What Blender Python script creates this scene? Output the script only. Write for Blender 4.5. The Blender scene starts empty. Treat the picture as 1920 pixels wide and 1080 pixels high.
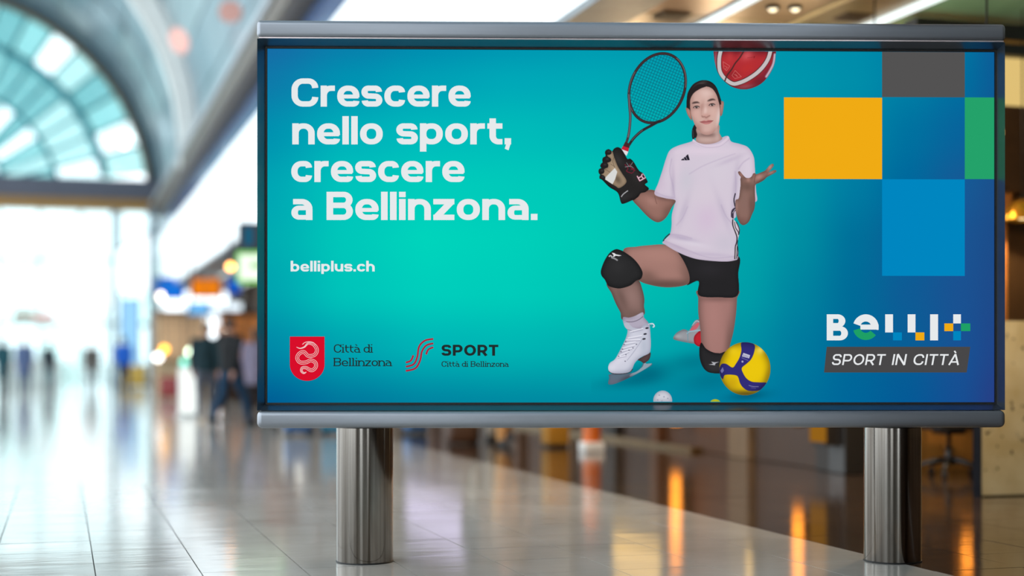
import bpy, bmesh, math, random
import numpy as np
from mathutils import Vector, Matrix
random.seed(7)
SC = bpy.context.scene
COL = SC.collection

# ---------------------------------------------------------------- camera (1920 x 1080 frame, level, shifted up)
FPX, PPX, HOR, EYE = 2800.0, 960.0, 675.0, 1.05          # focal length in pixels, principal column, horizon row, eye height
cd = bpy.data.cameras.new('camera')
cam = bpy.data.objects.new('camera', cd); COL.objects.link(cam)
cam.location = (0, 0, EYE); cam.rotation_euler = (math.pi / 2, 0, 0)
cd.sensor_width = 36; cd.lens = FPX / 1920 * 36; cd.shift_y = (HOR - 540) / 1920
cd.clip_end = 800
cd.dof.use_dof = True; cd.dof.focus_distance = 7.72; cd.dof.aperture_fstop = (cd.lens / 1000) / 0.085
SC.camera = cam
GLOBE_W = 55.0                                          # watts of one added warm globe

# ---------------------------------------------------------------- sky, exposure
W = bpy.data.worlds.new('overcast_sky'); SC.world = W; W.use_nodes = True
bg = W.node_tree.nodes['Background']
bg.inputs[0].default_value = (0.86, 0.95, 1.0, 1); bg.inputs[1].default_value = 2.8
SC.view_settings.view_transform = 'Standard'; SC.view_settings.look = 'None'
SC.view_settings.exposure = 0.0; SC.view_settings.gamma = 1.0; SC.view_settings.use_curve_mapping = False
SC.cycles.max_bounces = 8; SC.cycles.diffuse_bounces = 4; SC.cycles.glossy_bounces = 4; SC.cycles.transparent_max_bounces = 12
SC.cycles.use_denoising = True; SC.cycles.sample_clamp_indirect = 6.0
SC.cycles.caustics_reflective = False; SC.cycles.caustics_refractive = False

# ---------------------------------------------------------------- frames of reference
TH = math.atan((PPX - 115.0) / FPX)                      # the hall runs this far left of the view
CT, ST = math.cos(TH), math.sin(TH)

def at(x, y, Y):
    """world point seen at photo pixel (x, y) at depth Y"""
    return Vector(((x - PPX) * Y / FPX, Y, EYE - (y - HOR) * Y / FPX))

def hall(s, t, z=0.0):
    return Vector((CT * s - ST * t, ST * s + CT * t, z))

def st(x, Y):
    """hall coordinates (across, along) of photo column x at depth Y"""
    s = ((x - PPX) / FPX + ST / CT) * CT * Y
    return s, (Y - ST * s) / CT

def zz(y, Y):
    return EYE - (y - HOR) * Y / FPX

# ---------------------------------------------------------------- materials
def lin(c):
    return tuple((v / 255 / 12.92) if v <= 10 else ((v / 255 + .055) / 1.055) ** 2.4 for v in c)

MATS = {}
def mat(name, c, rough=.6, metal=0.0, var=.12, scale=6.0, emit=0.0, bump=0.0, ecol=None, stretch=None, coat=0.0):
    if name in MATS:
        return MATS[name]
    m = bpy.data.materials.new(name); m.use_nodes = True; nt = m.node_tree; N, L = nt.nodes, nt.links
    b = N['Principled BSDF']; MATS[name] = m
    col = lin(c)
    geo = N.new('ShaderNodeNewGeometry'); src = geo.outputs['Position']
    if stretch:
        mp = N.new('ShaderNodeMapping'); mp.inputs['Rotation'].default_value = (0, 0, -TH); mp.inputs['Scale'].default_value = stretch
        L.new(src, mp.inputs[0]); src = mp.outputs[0]
    nz = N.new('ShaderNodeTexNoise'); nz.inputs['Scale'].default_value = scale; nz.inputs['Detail'].default_value = 4
    L.new(src, nz.inputs['Vector'])
    rp = N.new('ShaderNodeValToRGB'); rp.color_ramp.elements[0].position = .3; rp.color_ramp.elements[1].position = .7
    rp.color_ramp.elements[0].color = tuple(v * (1 - var) for v in col) + (1,); rp.color_ramp.elements[1].color = tuple(min(1, v * (1 + var)) for v in col) + (1,)
    L.new(nz.outputs['Fac'], rp.inputs[0]); L.new(rp.outputs[0], b.inputs['Base Color'])
    b.inputs['Roughness'].default_value = rough; b.inputs['Metallic'].default_value = metal
    if coat:
        b.inputs['Coat Weight'].default_value = coat
    if emit:
        b.inputs['Emission Color'].default_value = lin(ecol or c) + (1,); b.inputs['Emission Strength'].default_value = emit
    if bump:
        bp = N.new('ShaderNodeBump'); bp.inputs['Strength'].default_value = bump; bp.inputs['Distance'].default_value = .01
        L.new(nz.outputs['Fac'], bp.inputs['Height']); L.new(bp.outputs[0], b.inputs['Normal'])
    return m

def glow(name, c, k=1.0):
    """a surface that gives off light: lamp, screen, backlit panel"""
    if name in MATS:
        return MATS[name]
    m = bpy.data.materials.new(name); m.use_nodes = True; nt = m.node_tree; N, L = nt.nodes, nt.links
    N.remove(N['Principled BSDF']); e = N.new('ShaderNodeEmission')
    e.inputs[0].default_value = lin(c) + (1,); e.inputs[1].default_value = k
    L.new(e.outputs[0], N['Material Output'].inputs[0]); MATS[name] = m
    return m

def glass(name, c, gloss=.12):
    if name in MATS:
        return MATS[name]
    m = bpy.data.materials.new(name); m.use_nodes = True; nt = m.node_tree; N, L = nt.nodes, nt.links
    N.remove(N['Principled BSDF']); t = N.new('ShaderNodeBsdfTransparent'); g = N.new('ShaderNodeBsdfGlossy'); x = N.new('ShaderNodeMixShader')
    t.inputs[0].default_value = tuple(math.sqrt(v) for v in lin(c)) + (1,); g.inputs['Roughness'].default_value = .05; x.inputs[0].default_value = gloss
    L.new(t.outputs[0], x.inputs[1]); L.new(g.outputs[0], x.inputs[2]); L.new(x.outputs[0], N['Material Output'].inputs[0]); MATS[name] = m
    return m

# ---------------------------------------------------------------- mesh collecting
class MB:
    """collects shapes in one mesh"""
    def __init__(self):
        self.v, self.f, self.sm = [], [], []
    def add(self, vs, fs, smooth=False):
        o = len(self.v); self.v += [Vector(p) for p in vs]; self.f += [tuple(i + o for i in f) for f in fs]; self.sm += [smooth] * len(fs)
        return self
    def box(self, x0, x1, y0, y1, z0, z1, bev=0.0):
        if bev <= 0:
            vs = [(x, y, z) for z in (z0, z1) for y in (y0, y1) for x in (x0, x1)]
            return self.add(vs, [(0, 2, 3, 1), (4, 5, 7, 6), (0, 1, 5, 4), (2, 6, 7, 3), (0, 4, 6, 2), (1, 3, 7, 5)])
        bm = bmesh.new(); bmesh.ops.create_cube(bm, size=1)
        for p in bm.verts:
            p.co = Vector(((x0 + x1) / 2 + p.co.x * (x1 - x0), (y0 + y1) / 2 + p.co.y * (y1 - y0), (z0 + z1) / 2 + p.co.z * (z1 - z0)))
        bmesh.ops.bevel(bm, geom=list(bm.edges), offset=bev, segments=2, affect='EDGES', profile=.5)
        return self.bm(bm)
    def bm(self, bm, smooth=False):
        bm.verts.index_update()
        self.add([p.co.copy() for p in bm.verts], [[q.index for q in f.verts] for f in bm.faces], smooth); bm.free()
        return self
    def tube(self, pts, rad, n=12, caps=True, smooth=True, sx=1.0):
        """a round tube through points; rad a number or one per point"""
        pts = [Vector(p) for p in pts]; rad = [rad] * len(pts) if isinstance(rad, (int, float)) else rad
        vs, fs = [], []; up = None
        for i, p in enumerate(pts):
            d = (pts[min(i + 1, len(pts) - 1)] - pts[max(i - 1, 0)]).normalized()
            ref = Vector((1, 0, 0)) if abs(d.x) < .9 else Vector((0, 1, 0))
            a = (ref - d * ref.dot(d)).normalized(); b = d.cross(a)
            for k in range(n):
                w = 2 * math.pi * k / n
                vs.append(p + a * math.cos(w) * rad[i] * sx + b * math.sin(w) * rad[i])
        m = len(pts)
        for i in range(m - 1):
            for k in range(n):
                fs.append((i * n + k, i * n + (k + 1) % n, (i + 1) * n + (k + 1) % n, (i + 1) * n + k))
        self.add(vs, fs, smooth)
        if caps:
            o = len(self.v) - m * n
            self.f += [tuple(o + k for k in reversed(range(n))), tuple(o + (m - 1) * n + k for k in range(n))]; self.sm += [False, False]
        return self
    def lathe(self, prof, cx=0, cy=0, n=32, smooth=True):
        vs = [(cx + r * math.cos(2 * math.pi * k / n), cy + r * math.sin(2 * math.pi * k / n), z) for r, z in prof for k in range(n)]
        fs = [(i * n + k, i * n + (k + 1) % n, (i + 1) * n + (k + 1) % n, (i + 1) * n + k) for i in range(len(prof) - 1) for k in range(n)]
        return self.add(vs, fs, smooth)
    def ball(self, c, rx, ry=None, rz=None, n=16):
        ry = ry or rx; rz = rz or rx
        bm = bmesh.new(); bmesh.ops.create_uvsphere(bm, u_segments=n, v_segments=max(6, n * 2 // 3), radius=1)
        for p in bm.verts:
            p.co = Vector((c[0] + p.co.x * rx, c[1] + p.co.y * ry, c[2] + p.co.z * rz))
        return self.bm(bm, True)
    def prism(self, poly, z0, z1):
        """polygon in x, y raised from z0 to z1"""
        n = len(poly)
        vs = [(p[0], p[1], z0) for p in poly] + [(p[0], p[1], z1) for p in poly]
        fs = [tuple(reversed(range(n))), tuple(range(n, 2 * n))] + [(k, (k + 1) % n, n + (k + 1) % n, n + k) for k in range(n)]
        return self.add(vs, fs)
    def data(self, name, m, off=Vector((0, 0, 0))):
        me = bpy.data.meshes.new(name)
        me.from_pydata([tuple(p - off) for p in self.v], [], self.f)
        for poly, s in zip(me.polygons, self.sm):
            poly.use_smooth = s
        for k in (m if isinstance(m, (list, tuple)) else [m]):
            me.materials.append(k)
        me.update()
        return me

def tag(o, label=None, cat=None, group=None, kind=None):
    for k, v in (('label', label), ('category', cat), ('group', group), ('kind', kind)):
        if v:
            o[k] = v
    return o

def link(name, data, parent=None, loc=(0, 0, 0), rz=0.0):
    o = bpy.data.objects.new(name, data); COL.objects.link(o); o.parent = parent; o.location = loc; o.rotation_euler = (0, 0, rz)
    return o

def thing(name, label, cat, loc, rz=0.0, group=None):
    return tag(link(name, None, None, loc, rz), label, cat, group)

def hthing(name, label, cat, s, t, z=0.0, group=None):
    """an Empty standing in the hall, its axes along the hall"""
    return thing(name, label, cat, hall(s, t, z), TH, group)

def part(name, mb, m, parent, loc=(0, 0, 0)):
    return link(name, mb.data(name, m), parent, loc)

def solid(name, mb, m, label=None, cat=None, kind=None, group=None, hallframe=True):
    """a top-level thing or piece of the setting that is one mesh; shapes given in hall coordinates, origin moved to its base"""
    xs = [p.x for p in mb.v]; ys = [p.y for p in mb.v]; zs = [p.z for p in mb.v]
    o0 = Vector(((min(xs) + max(xs)) / 2, (min(ys) + max(ys)) / 2, min(zs)))
    o = link(name, mb.data(name, m, o0), None, hall(o0.x, o0.y, o0.z) if hallframe else o0, TH if hallframe else 0)
    return tag(o, label, cat, group, kind)

def hroot(name, kind='structure', label=None, cat=None):
    """a piece of the setting whose pieces are its children, in hall coordinates"""
    return tag(link(name, None, None, (0, 0, 0), TH), label, cat, None, kind)
# ================================================================ THE SETTING
S0 = 4.16                      # the edge between hall and arcade
TEND = 67.7                    # the glazed end of the hall
SHOP, SHOPT = 7.0, 12.5        # the shopfront line and where it starts
VS, VZ, VR = -5.1, 7.9, 9.3   # the vault's axis and radius

def floor_mat(name, c, c2, rough, joints, big=1.1):
    m = bpy.data.materials.new(name); m.use_nodes = True; N, L = m.node_tree.nodes, m.node_tree.links; b = N['Principled BSDF']
    geo = N.new('ShaderNodeNewGeometry'); mp = N.new('ShaderNodeMapping'); mp.inputs['Rotation'].default_value = (0, 0, -TH)
    L.new(geo.outputs['Position'], mp.inputs[0])
    nz = N.new('ShaderNodeTexNoise'); nz.inputs['Scale'].default_value = big; nz.inputs['Detail'].default_value = 6; nz.inputs['Distortion'].default_value = .6
    L.new(mp.outputs[0], nz.inputs['Vector'])
    rp = N.new('ShaderNodeValToRGB'); rp.color_ramp.elements[0].position = .32; rp.color_ramp.elements[1].position = .68
    rp.color_ramp.elements[0].color = lin(c) + (1,); rp.color_ramp.elements[1].color = lin(c2) + (1,); L.new(nz.outputs['Fac'], rp.inputs[0])
    out = rp.outputs[0]
    if joints:
        bk = N.new('ShaderNodeTexBrick'); bk.offset = 0; bk.inputs['Scale'].default_value = 1; bk.inputs['Brick Width'].default_value = .5; bk.inputs['Row Height'].default_value = .5
        bk.inputs['Mortar Size'].default_value = .004; bk.inputs['Color1'].default_value = (1, 1, 1, 1); bk.inputs['Color2'].default_value = (.88, .88, .88, 1); bk.inputs['Mortar'].default_value = (.25, .25, .25, 1)
        mq = N.new('ShaderNodeMapping'); mq.inputs['Location'].default_value = (-.16, 0, 0); L.new(mp.outputs[0], mq.inputs[0]); L.new(mq.outputs[0], bk.inputs[0])
        mx = N.new('ShaderNodeMixRGB'); mx.blend_type = 'MULTIPLY'; mx.inputs[0].default_value = 1; L.new(out, mx.inputs[1]); L.new(bk.outputs[0], mx.inputs[2]); out = mx.outputs[0]
    L.new(out, b.inputs['Base Color'])
    n2 = N.new('ShaderNodeTexNoise'); n2.inputs['Scale'].default_value = 2.2; n2.inputs['Detail'].default_value = 3; L.new(mp.outputs[0], n2.inputs['Vector'])
    mr = N.new('ShaderNodeMapRange'); mr.inputs['To Min'].default_value = rough * .55; mr.inputs['To Max'].default_value = rough * 1.5
    L.new(n2.outputs['Fac'], mr.inputs[0]); L.new(mr.outputs[0], b.inputs['Roughness'])
    bp = N.new('ShaderNodeBump'); bp.inputs['Strength'].default_value = .05; bp.inputs['Distance'].default_value = .02
    n3 = N.new('ShaderNodeTexNoise'); n3.inputs['Scale'].default_value = 3.0; n3.inputs['Detail'].default_value = 2
    m3 = N.new('ShaderNodeMapping'); m3.inputs['Scale'].default_value = (.8, 2.2, 1); L.new(mp.outputs[0], m3.inputs[0]); L.new(m3.outputs[0], n3.inputs['Vector'])
    L.new(n3.outputs['Fac'], bp.inputs['Height']); L.new(bp.outputs[0], b.inputs['Normal'])
    b.inputs['IOR'].default_value = 1.55
    return m

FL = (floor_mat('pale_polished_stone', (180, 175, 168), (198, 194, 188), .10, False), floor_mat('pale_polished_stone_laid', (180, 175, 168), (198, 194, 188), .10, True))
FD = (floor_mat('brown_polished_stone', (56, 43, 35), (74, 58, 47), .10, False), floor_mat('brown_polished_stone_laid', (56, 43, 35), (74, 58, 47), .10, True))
GROUT = mat('dark_grout', (58, 54, 50), .8)

def in_view(s, t):
    p = hall(s, t)
    if p.y < 6.9 or p.y > 12.3:
        return False
    x = PPX + p.x * FPX / p.y
    return -60 < x < 1980

EDGE0 = .16 - .5 * 33          # tile grid lines run through across = .16 + .5 k
tiles = {}
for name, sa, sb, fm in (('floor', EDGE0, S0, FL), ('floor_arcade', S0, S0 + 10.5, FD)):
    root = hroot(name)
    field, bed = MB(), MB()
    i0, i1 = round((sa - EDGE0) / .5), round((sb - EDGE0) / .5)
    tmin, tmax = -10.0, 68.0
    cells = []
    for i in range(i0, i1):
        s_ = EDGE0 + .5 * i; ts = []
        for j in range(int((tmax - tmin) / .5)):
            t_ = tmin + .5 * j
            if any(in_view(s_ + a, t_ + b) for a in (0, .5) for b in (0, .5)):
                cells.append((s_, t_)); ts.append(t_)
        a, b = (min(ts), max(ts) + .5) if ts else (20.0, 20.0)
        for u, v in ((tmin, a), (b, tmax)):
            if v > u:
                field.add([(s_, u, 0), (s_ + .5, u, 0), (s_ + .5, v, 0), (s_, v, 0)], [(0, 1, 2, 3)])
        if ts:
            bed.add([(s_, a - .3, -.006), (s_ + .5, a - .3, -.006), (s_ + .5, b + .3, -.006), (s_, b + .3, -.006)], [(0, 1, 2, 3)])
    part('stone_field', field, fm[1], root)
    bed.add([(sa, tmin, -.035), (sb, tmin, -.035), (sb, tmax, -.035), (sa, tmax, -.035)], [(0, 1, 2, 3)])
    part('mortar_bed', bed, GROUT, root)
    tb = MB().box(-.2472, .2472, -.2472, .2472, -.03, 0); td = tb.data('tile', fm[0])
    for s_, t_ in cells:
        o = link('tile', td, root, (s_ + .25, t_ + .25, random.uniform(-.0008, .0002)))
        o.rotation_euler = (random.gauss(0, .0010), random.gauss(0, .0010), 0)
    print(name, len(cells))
solid('ground_outside', MB().add([(-300, TEND + .5, -.08), (300, TEND + .5, -.08), (300, 500, -.08), (-300, 500, -.08)], [(0, 1, 2, 3)]), mat('pale_paving', (190, 192, 190), .8), kind='structure')

# ---- barrel vault: panels between paired ribs
VP_ = [mat('vault_panel_%d' % k, c, .32, .35, .16, .8, stretch=(1, .25, 1)) for k, c in enumerate(((138, 158, 168), (156, 174, 180), (122, 144, 156)))]
vault = hroot('ceiling')
def arc(r, deg, t):
    return (VS + r * math.cos(math.radians(deg)), t, VZ + r * math.sin(math.radians(deg)))
tt = [TEND - 4.9 * k for k in range(0, 19)]
for k in range(len(tt) - 1):
    for q in range(11):
        d0, d1 = 10 * q - 2, 10 * q + 8 - .35
        m = MB(); ta, tb_ = tt[k] - .03, tt[k + 1] + .03
        vs = []
        for r in (VR, VR + .12):
            for d in (d0, (d0 + d1) / 2, d1):
                vs += [arc(r, d, ta), arc(r, d, tb_)]
        m.add(vs, [(0, 1, 3, 2), (2, 3, 5, 4), (6, 8, 9, 7), (8, 10, 11, 9), (0, 2, 8, 6), (2, 4, 10, 8), (1, 7, 9, 3), (3, 9, 11, 5), (0, 6, 7, 1), (4, 5, 11, 10)])
        part('vault_panel', m, VP_[(k * 3 + q * 2 + (k * q) % 2) % 3], vault)
RIBW, RIBB = mat('pale_rib_metal', (238, 240, 238), .5, 0, .04), mat('bronze_rib_edge', (120, 96, 62), .5)
shell = MB()
for q in range(0, 22):
    a0, a1 = 5 * q - 2, 5 * q + 3
    shell.add([arc(VR + .2, a0, TEND), arc(VR + .2, a0, -9), arc(VR + .2, a1, -9), arc(VR + .2, a1, TEND)], [(0, 1, 2, 3)])
part('vault_backing', shell, mat('vault_backing', (70, 84, 92), .8), vault)
def rib(t, w, dep, mm, name='vault_rib'):
    m = MB(); vs, fs = [], []; n = 44
    for k in range(n + 1):
        d = -3 + 112 * k / n
        vs += [arc(VR - dep, d, t - w / 2), arc(VR - dep, d, t + w / 2), arc(VR + .05, d, t + w / 2), arc(VR + .05, d, t - w / 2)]
    for k in range(n):
        for e in range(4):
            fs.append((4 * k + e, 4 * k + (e + 1) % 4, 4 * k + 4 + (e + 1) % 4, 4 * k + 4 + e))
    part(name, m.add(vs, fs), mm, vault)
for Yr in (49, 20):
    t0 = st(365 if Yr == 49 else 700, Yr)[1]
    rib(t0 - .9, .5, .35, RIBW); rib(t0 + .9, .8, .45, RIBW); rib(t0 + .0, .25, .2, mat('rib_shadow_gap', (64, 84, 88), .6), 'rib_joint')  # darker strip between the paired ribs
for k in range(1, 4):
    rib(TEND - 4.9 * k, .14, .08, mat('thin_rib', (150, 166, 172), .5), 'vault_seam')

# ---- glazed end of the hall
endw = hroot('wall_end')
G_T = [glass('teal_glass', (92, 146, 148)), glass('pale_teal_glass', (146, 184, 182)), glass('clear_glass', (226, 244, 244)), glass('mid_teal_glass', (116, 168, 168))]
TEALM = mat('teal_mullion', (70, 150, 162), .5)
def pane(poly, gm, t, name='pane'):
    """a thin pane of glass standing across the hall; poly in (across, height)"""
    n = len(poly); m = MB()
    m.add([(p[0], t, p[1]) for p in poly] + [(p[0], t + .03, p[1]) for p in poly], [tuple(range(n)), tuple(reversed(range(n, 2 * n)))] + [(k, k + n, (k + 1) % n + n, (k + 1) % n) for k in range(n)])
    part(name, m, gm, endw)
TZ0, TZ1, TZ2 = 7.55, 8.0, 8.9           # bronze strip, dark transom
# tympanum: rings and radii above the transom
rings = [0, 2.9, 5.0, 7.0, VR - .55]
for a in range(len(rings) - 1):
    for q in range(14):
        d0, d1 = 9 + 8 * q, 9 + 8 * (q + 1)
        P = []
        for r, d in ((rings[a], d0), (rings[a + 1], d0), (rings[a + 1], (d0 + d1) / 2), (rings[a + 1], d1), (rings[a], d1)):
            x, _, z = arc(r, d, 0); P.append((x, max(z, TZ2)))
        if max(z for _, z in P) - TZ2 < .15:
            continue
        if rings[a] == 0:
            P = P[:4]
        P2_ = [p for k, p in enumerate(P) if (Vector(p) - Vector(P[k - 1])).length > .02]
        if len(P2_) >= 3:
            pane(P2_, G_T[(q * 5 + a * 3 + (q * a) % 3) % 4], TEND)
for r in rings[1:4]:
    m = MB(); pts = [arc(r, d, TEND - .05) for d in range(4, 124, 6)]; pts = [p for p in pts if p[2] > TZ2 - .3]
    part('mullion_arc', m.tube(pts, .11 if r < 7 else .2, 6), TEALM, endw)
for q in range(1, 14):
    d = 9 + 8 * q; a = arc(1.6, d, TEND - .05); b = arc(VR - .5, d, TEND - .05)
    if b[2] > TZ2:
        k = max(0, (TZ2 - a[2]) / (b[2] - a[2])) if a[2] < TZ2 else 0
        part('mullion', MB().tube([Vector(a).lerp(Vector(b), k), b], .07, 6), TEALM, endw)
def archband(r0, r1, t0, t1, mm, name):
    m = MB(); n = 44; vs, fs = [], []
    for k in range(n + 1):
        d = -3 + 112 * k / n
        vs += [arc(r0, d, t0), arc(r1, d, t0), arc(r1, d, t1), arc(r0, d, t1)]
    for k in range(n):
        for e in range(4):
            fs.append((4 * k + e, 4 * k + (e + 1) % 4, 4 * k + 4 + (e + 1) % 4, 4 * k + 4 + e))
    part(name, m.add(vs, fs), mm, endw)
archband(VR - .55, VR + .1, TEND - .5, TEND + .1, mat('grey_teal_arch', (92, 120, 130), .5), 'arch_band')
archband(VR - .62, VR - .45, TEND - .75, TEND - .5, RIBB, 'arch_rim')
part('transom', MB().box(-16, S0 + .2, TEND - .9, TEND + .2, TZ1, TZ2, .03), mat('slate_transom', (84, 88, 102), .5), endw)
part('transom_strip', MB().box(-16, S0 + .2, TEND - 1.0, TEND + .1, TZ0, TZ1 - .003, .02), mat('bronze_strip', (150, 112, 52), .4), endw)
cols_ = [-16 + 1.68 * k for k in range(13)]
rows_ = [0, 2.6, 5.4, TZ0]
for i in range(12):
    for j in range(3):
        gm = G_T[2] if (j == 2 or (i + j) % 3) else glass('frosted_mint_glass', (206, 236, 232), .1)
        pane([(cols_[i], rows_[j]), (cols_[i + 1], rows_[j]), (cols_[i + 1], rows_[j + 1]), (cols_[i], rows_[j + 1])], gm, TEND - .1)
PALEM = mat('pale_mint_mullion', (190, 212, 212), .5)
for x in cols_:
    part('mullion', MB().box(x - .07, x + .07, TEND - .22, TEND + .02, 0, TZ0), PALEM, endw)
for z in rows_[1:3]:
    part('mullion', MB().box(-16, S0, TEND - .2, TEND + .01, z - .08, z + .08), PALEM, endw)

# ---- fascia above the arcade: white panels with added glow, blue band, bronze beam
fas = hroot('wall_right')
LIT = mat('backlit_white_panel', (232, 236, 238), .5, 0, .02, 1, emit=.62, ecol=(240, 246, 250))  # emission added to the panels so they come out bright white
for k in range(31):
    t0 = -10 + 3 * k
    t1 = min(t0 + 2.985, TEND - .3)
    part('fascia_panel', MB().box(S0 + .02, S0 + .3, t0, t1, 4.02, 6.54, .01), LIT, fas)
    part('band_panel', MB().box(S0 + .1, S0 + .3, t0, t1, 6.56, 7.34, .01), mat('blue_glass_band', (54, 84, 132), .2), fas)
part('fascia_backing', MB().box(S0 + .28, S0 + .5, -10, TEND, 3.96, 8.2), mat('fascia_core', (150, 152, 152), .8), fas)
part('fascia_lip', MB().box(S0 - .02, S0 + .5, -10, TEND, 3.95, 4.02), mat('grey_lip', (130, 136, 140), .5), fas)
bm_ = hroot('trim_1')
part('beam', MB().box(S0 - .35, S0 + .3, -10, TEND, 7.36, 7.78, .03), mat('bronze_beam', (78, 62, 44), .45), bm_)
for k in range(3):
    part('conduit', MB().tube([(S0 - .38 + .15 * k, -10, 7.86), (S0 - .38 + .15 * k, TEND - 1, 7.86)], .085, 10), mat('pale_conduit', (186, 190, 198), .4, .3), bm_)

# ---- arcade ceiling: bronze-brown panels with light strips
ac = hroot('ceiling_arcade')
CP = [mat('ceiling_panel_%d' % k, c, .38, .25, .2, 1.4, stretch=(1, .3, 1)) for k, c in enumerate(((108, 80, 56), (114, 100, 78), (116, 110, 88), (112, 124, 104)))]
CE = [S0 + .5, 5.36, 6.14, 6.80, 8.6, 10.4, 12.2, 14.6]
for i in range(7):
    for j in range(24):
        t0 = 2.2 + 3.2 * j
        if i > 3 and t0 > SHOPT + 4 or t0 > TEND - 3.3:
            continue
        m = mat('green_glass_ceiling', (120, 168, 150), .25, .2, .3, 1.2, stretch=(1, .2, 1)) if i > 3 or (i == 3 and t0 < 12) else CP[(i + (j % 2)) % 4]
        part('ceiling_panel', MB().box(CE[i] + .05, CE[i + 1] - .05, t0 + .01, t0 + 3.18, 4.0, 4.06, .006), m, ac)
part('ceiling_backing', MB().box(S0 + .3, 14.6, -10, TEND, 4.07, 4.2), mat('ceiling_void', (52, 48, 42), .8), ac)
for i, (s_, w) in enumerate(((5.36, .03), (6.14, .03), (6.78, .035), (8.6, .03))):
    t1 = TEND - 4 if i < 3 else 12.2
    if i != 1:
        solid('light_strip', MB().box(s_ - w, s_ + w, 3, t1, 3.955, 3.998), glow('cool_strip_light', (236, 246, 244), 1.5),
              ('long cool-white light strip in the brown arcade ceiling, nearest the white fascia', '', 'brightest cool-white light strip in the brown arcade ceiling, beside the shopfronts', 'cool-white light strip in the green-tinted ceiling beyond the shopfronts')[i], 'light', group='arcade light strips')
    else:
        part('ceiling_rail', MB().box(s_ - w, s_ + w, 3, t1, 4.0, 4.05), mat('pale_rail', (190, 184, 150), .4), ac)

# ---- shopfront wall of the arcade
shop = hroot('wall_shopfront')
WD = [mat('wood_%d' % k, c, .6, 0, .25, 3, stretch=(8, 8, .6)) for k, c in enumerate(((78, 48, 26), (60, 38, 22), (98, 62, 34), (36, 28, 22), (112, 88, 62)))]
t = SHOPT; k = 0
while t < TEND - 2:
    w = (.34, 1.5, .5, 1.9, .28, 1.2)[k % 6]
    d = (0.10, 0, .08, 0, .12, 0)[k % 6]
    m = WD[(3, 1, 4, 0, 2, 1)[k % 6]]
    part('wood_panel' if d == 0 else 'pilaster', MB().box(SHOP - d, SHOP + .2, t + .01, t + w - .01, 0, 3.94, .01), m, shop)
    t += w; k += 1
part('wall_core', MB().box(SHOP + .18, SHOP + .5, SHOPT + .06, TEND, 0, 4), WD[3], shop)
part('brass_kick_strip', MB().box(SHOP - .14, SHOP + .05, st(1295, 17)[1], TEND - 4, 0, .055, .008), mat('aged_brass', (128, 96, 54), .35, .8), shop)
ret = hroot('wall_return')
for k in range(8):
    part('wood_panel', MB().box(SHOP + .12 + .9 * k, SHOP + 1.01 + .9 * k, SHOPT - .1, SHOPT + .04, 0, 3.98, .01), mat('golden_wood', (190, 128, 58), .4, 0, .2, 3, stretch=(8, 8, .6)), ret)
part('dark_jamb', MB().box(SHOP - .14, SHOP + .1, SHOPT - .3, SHOPT + .0, 0, 3.98, .01), mat('black_jamb', (34, 30, 28), .4), shop)
solid('wall_back', MB().box(-16.6, -9, -10.2, -10, 0, 14).box(-5, 1, -10.2, -10, 0, 14).box(3, 14.6, -10.2, -10, 0, 14), mat('dark_back_wall', (66, 56, 48), .7), kind='structure')  # unseen wall behind the camera, its slots shaped to streak the posts
solid('wall_office', MB().box(14.6, 14.8, -10, SHOPT + .5, 0, 4), mat('office_wall', (110, 84, 56), .6), kind='structure')

# ---- slim columns at the far end
for x, Y, w, ztop, lab in ((285, 63, .16, 7.5, 'grey round column under the end of the bronze beam'), (213, 64, .11, 7.5, 'slim grey column beside the slanting white panel')):
    s_, t_ = st(x, Y)
    m = MB().lathe([(0, 0), (w * 1.3, 0), (w * 1.3, .25), (w, .3), (w, ztop - .3), (w * 1.25, ztop), (0, ztop)], s_, t_, 20)
    solid('column', m, mat('column_grey', (118, 134, 146), .4), kind='structure')
# ---------------------------------------------------------------- printed picture on the screen (flat print, painted as vertex colours)
CX0, CY0, CX1, CY1, CS = 1108, 84, 1472, 764, 1.5
CW, CH = int((CX1 - CX0) * CS), int((CY1 - CY0) * CS)
_yy, _xx = np.mgrid[0:CH, 0:CW].astype(np.float32)
GX = CX0 + _xx / CS
GY = CY0 + _yy / CS

def zm(x0, y0, sc):
    return lambda pts: [(x0 + p[0] / sc, y0 + p[1] / sc) for p in pts]

P1, P2 = zm(1100, 80, 3.1775), zm(1100, 400, 3.0)
FF, GG, SS = zm(1250, 130, 6.75), zm(1110, 260, 7.713), zm(1120, 570, 6.75)
VV, BB, HH = zm(1240, 580, 6.0), zm(1320, 80, 10.8), zm(1340, 280, 6.75)
TT, KK, RR, UU = zm(1210, 240, 4.154), zm(1110, 440, 6.75), zm(1160, 90, 5.143), zm(1330, 380, 9.0)

def smooth(pts, n=6, closed=True):
    p = np.array(pts, float); m = len(p); out = []
    rng = range(m) if closed else range(m - 1)
    for i in rng:
        if closed:
            a, b, c, d = p[i - 1], p[i], p[(i + 1) % m], p[(i + 2) % m]
        else:
            a, b, c, d = p[max(i - 1, 0)], p[i], p[i + 1], p[min(i + 2, m - 1)]
        for k in range(n):
            t = k / n
            out.append(0.5 * ((2 * b) + (c - a) * t + (2 * a - 5 * b + 4 * c - d) * t * t + (3 * b - a - 3 * c + d) * t ** 3))
    if not closed:
        out.append(p[-1])
    return np.array(out)

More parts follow.
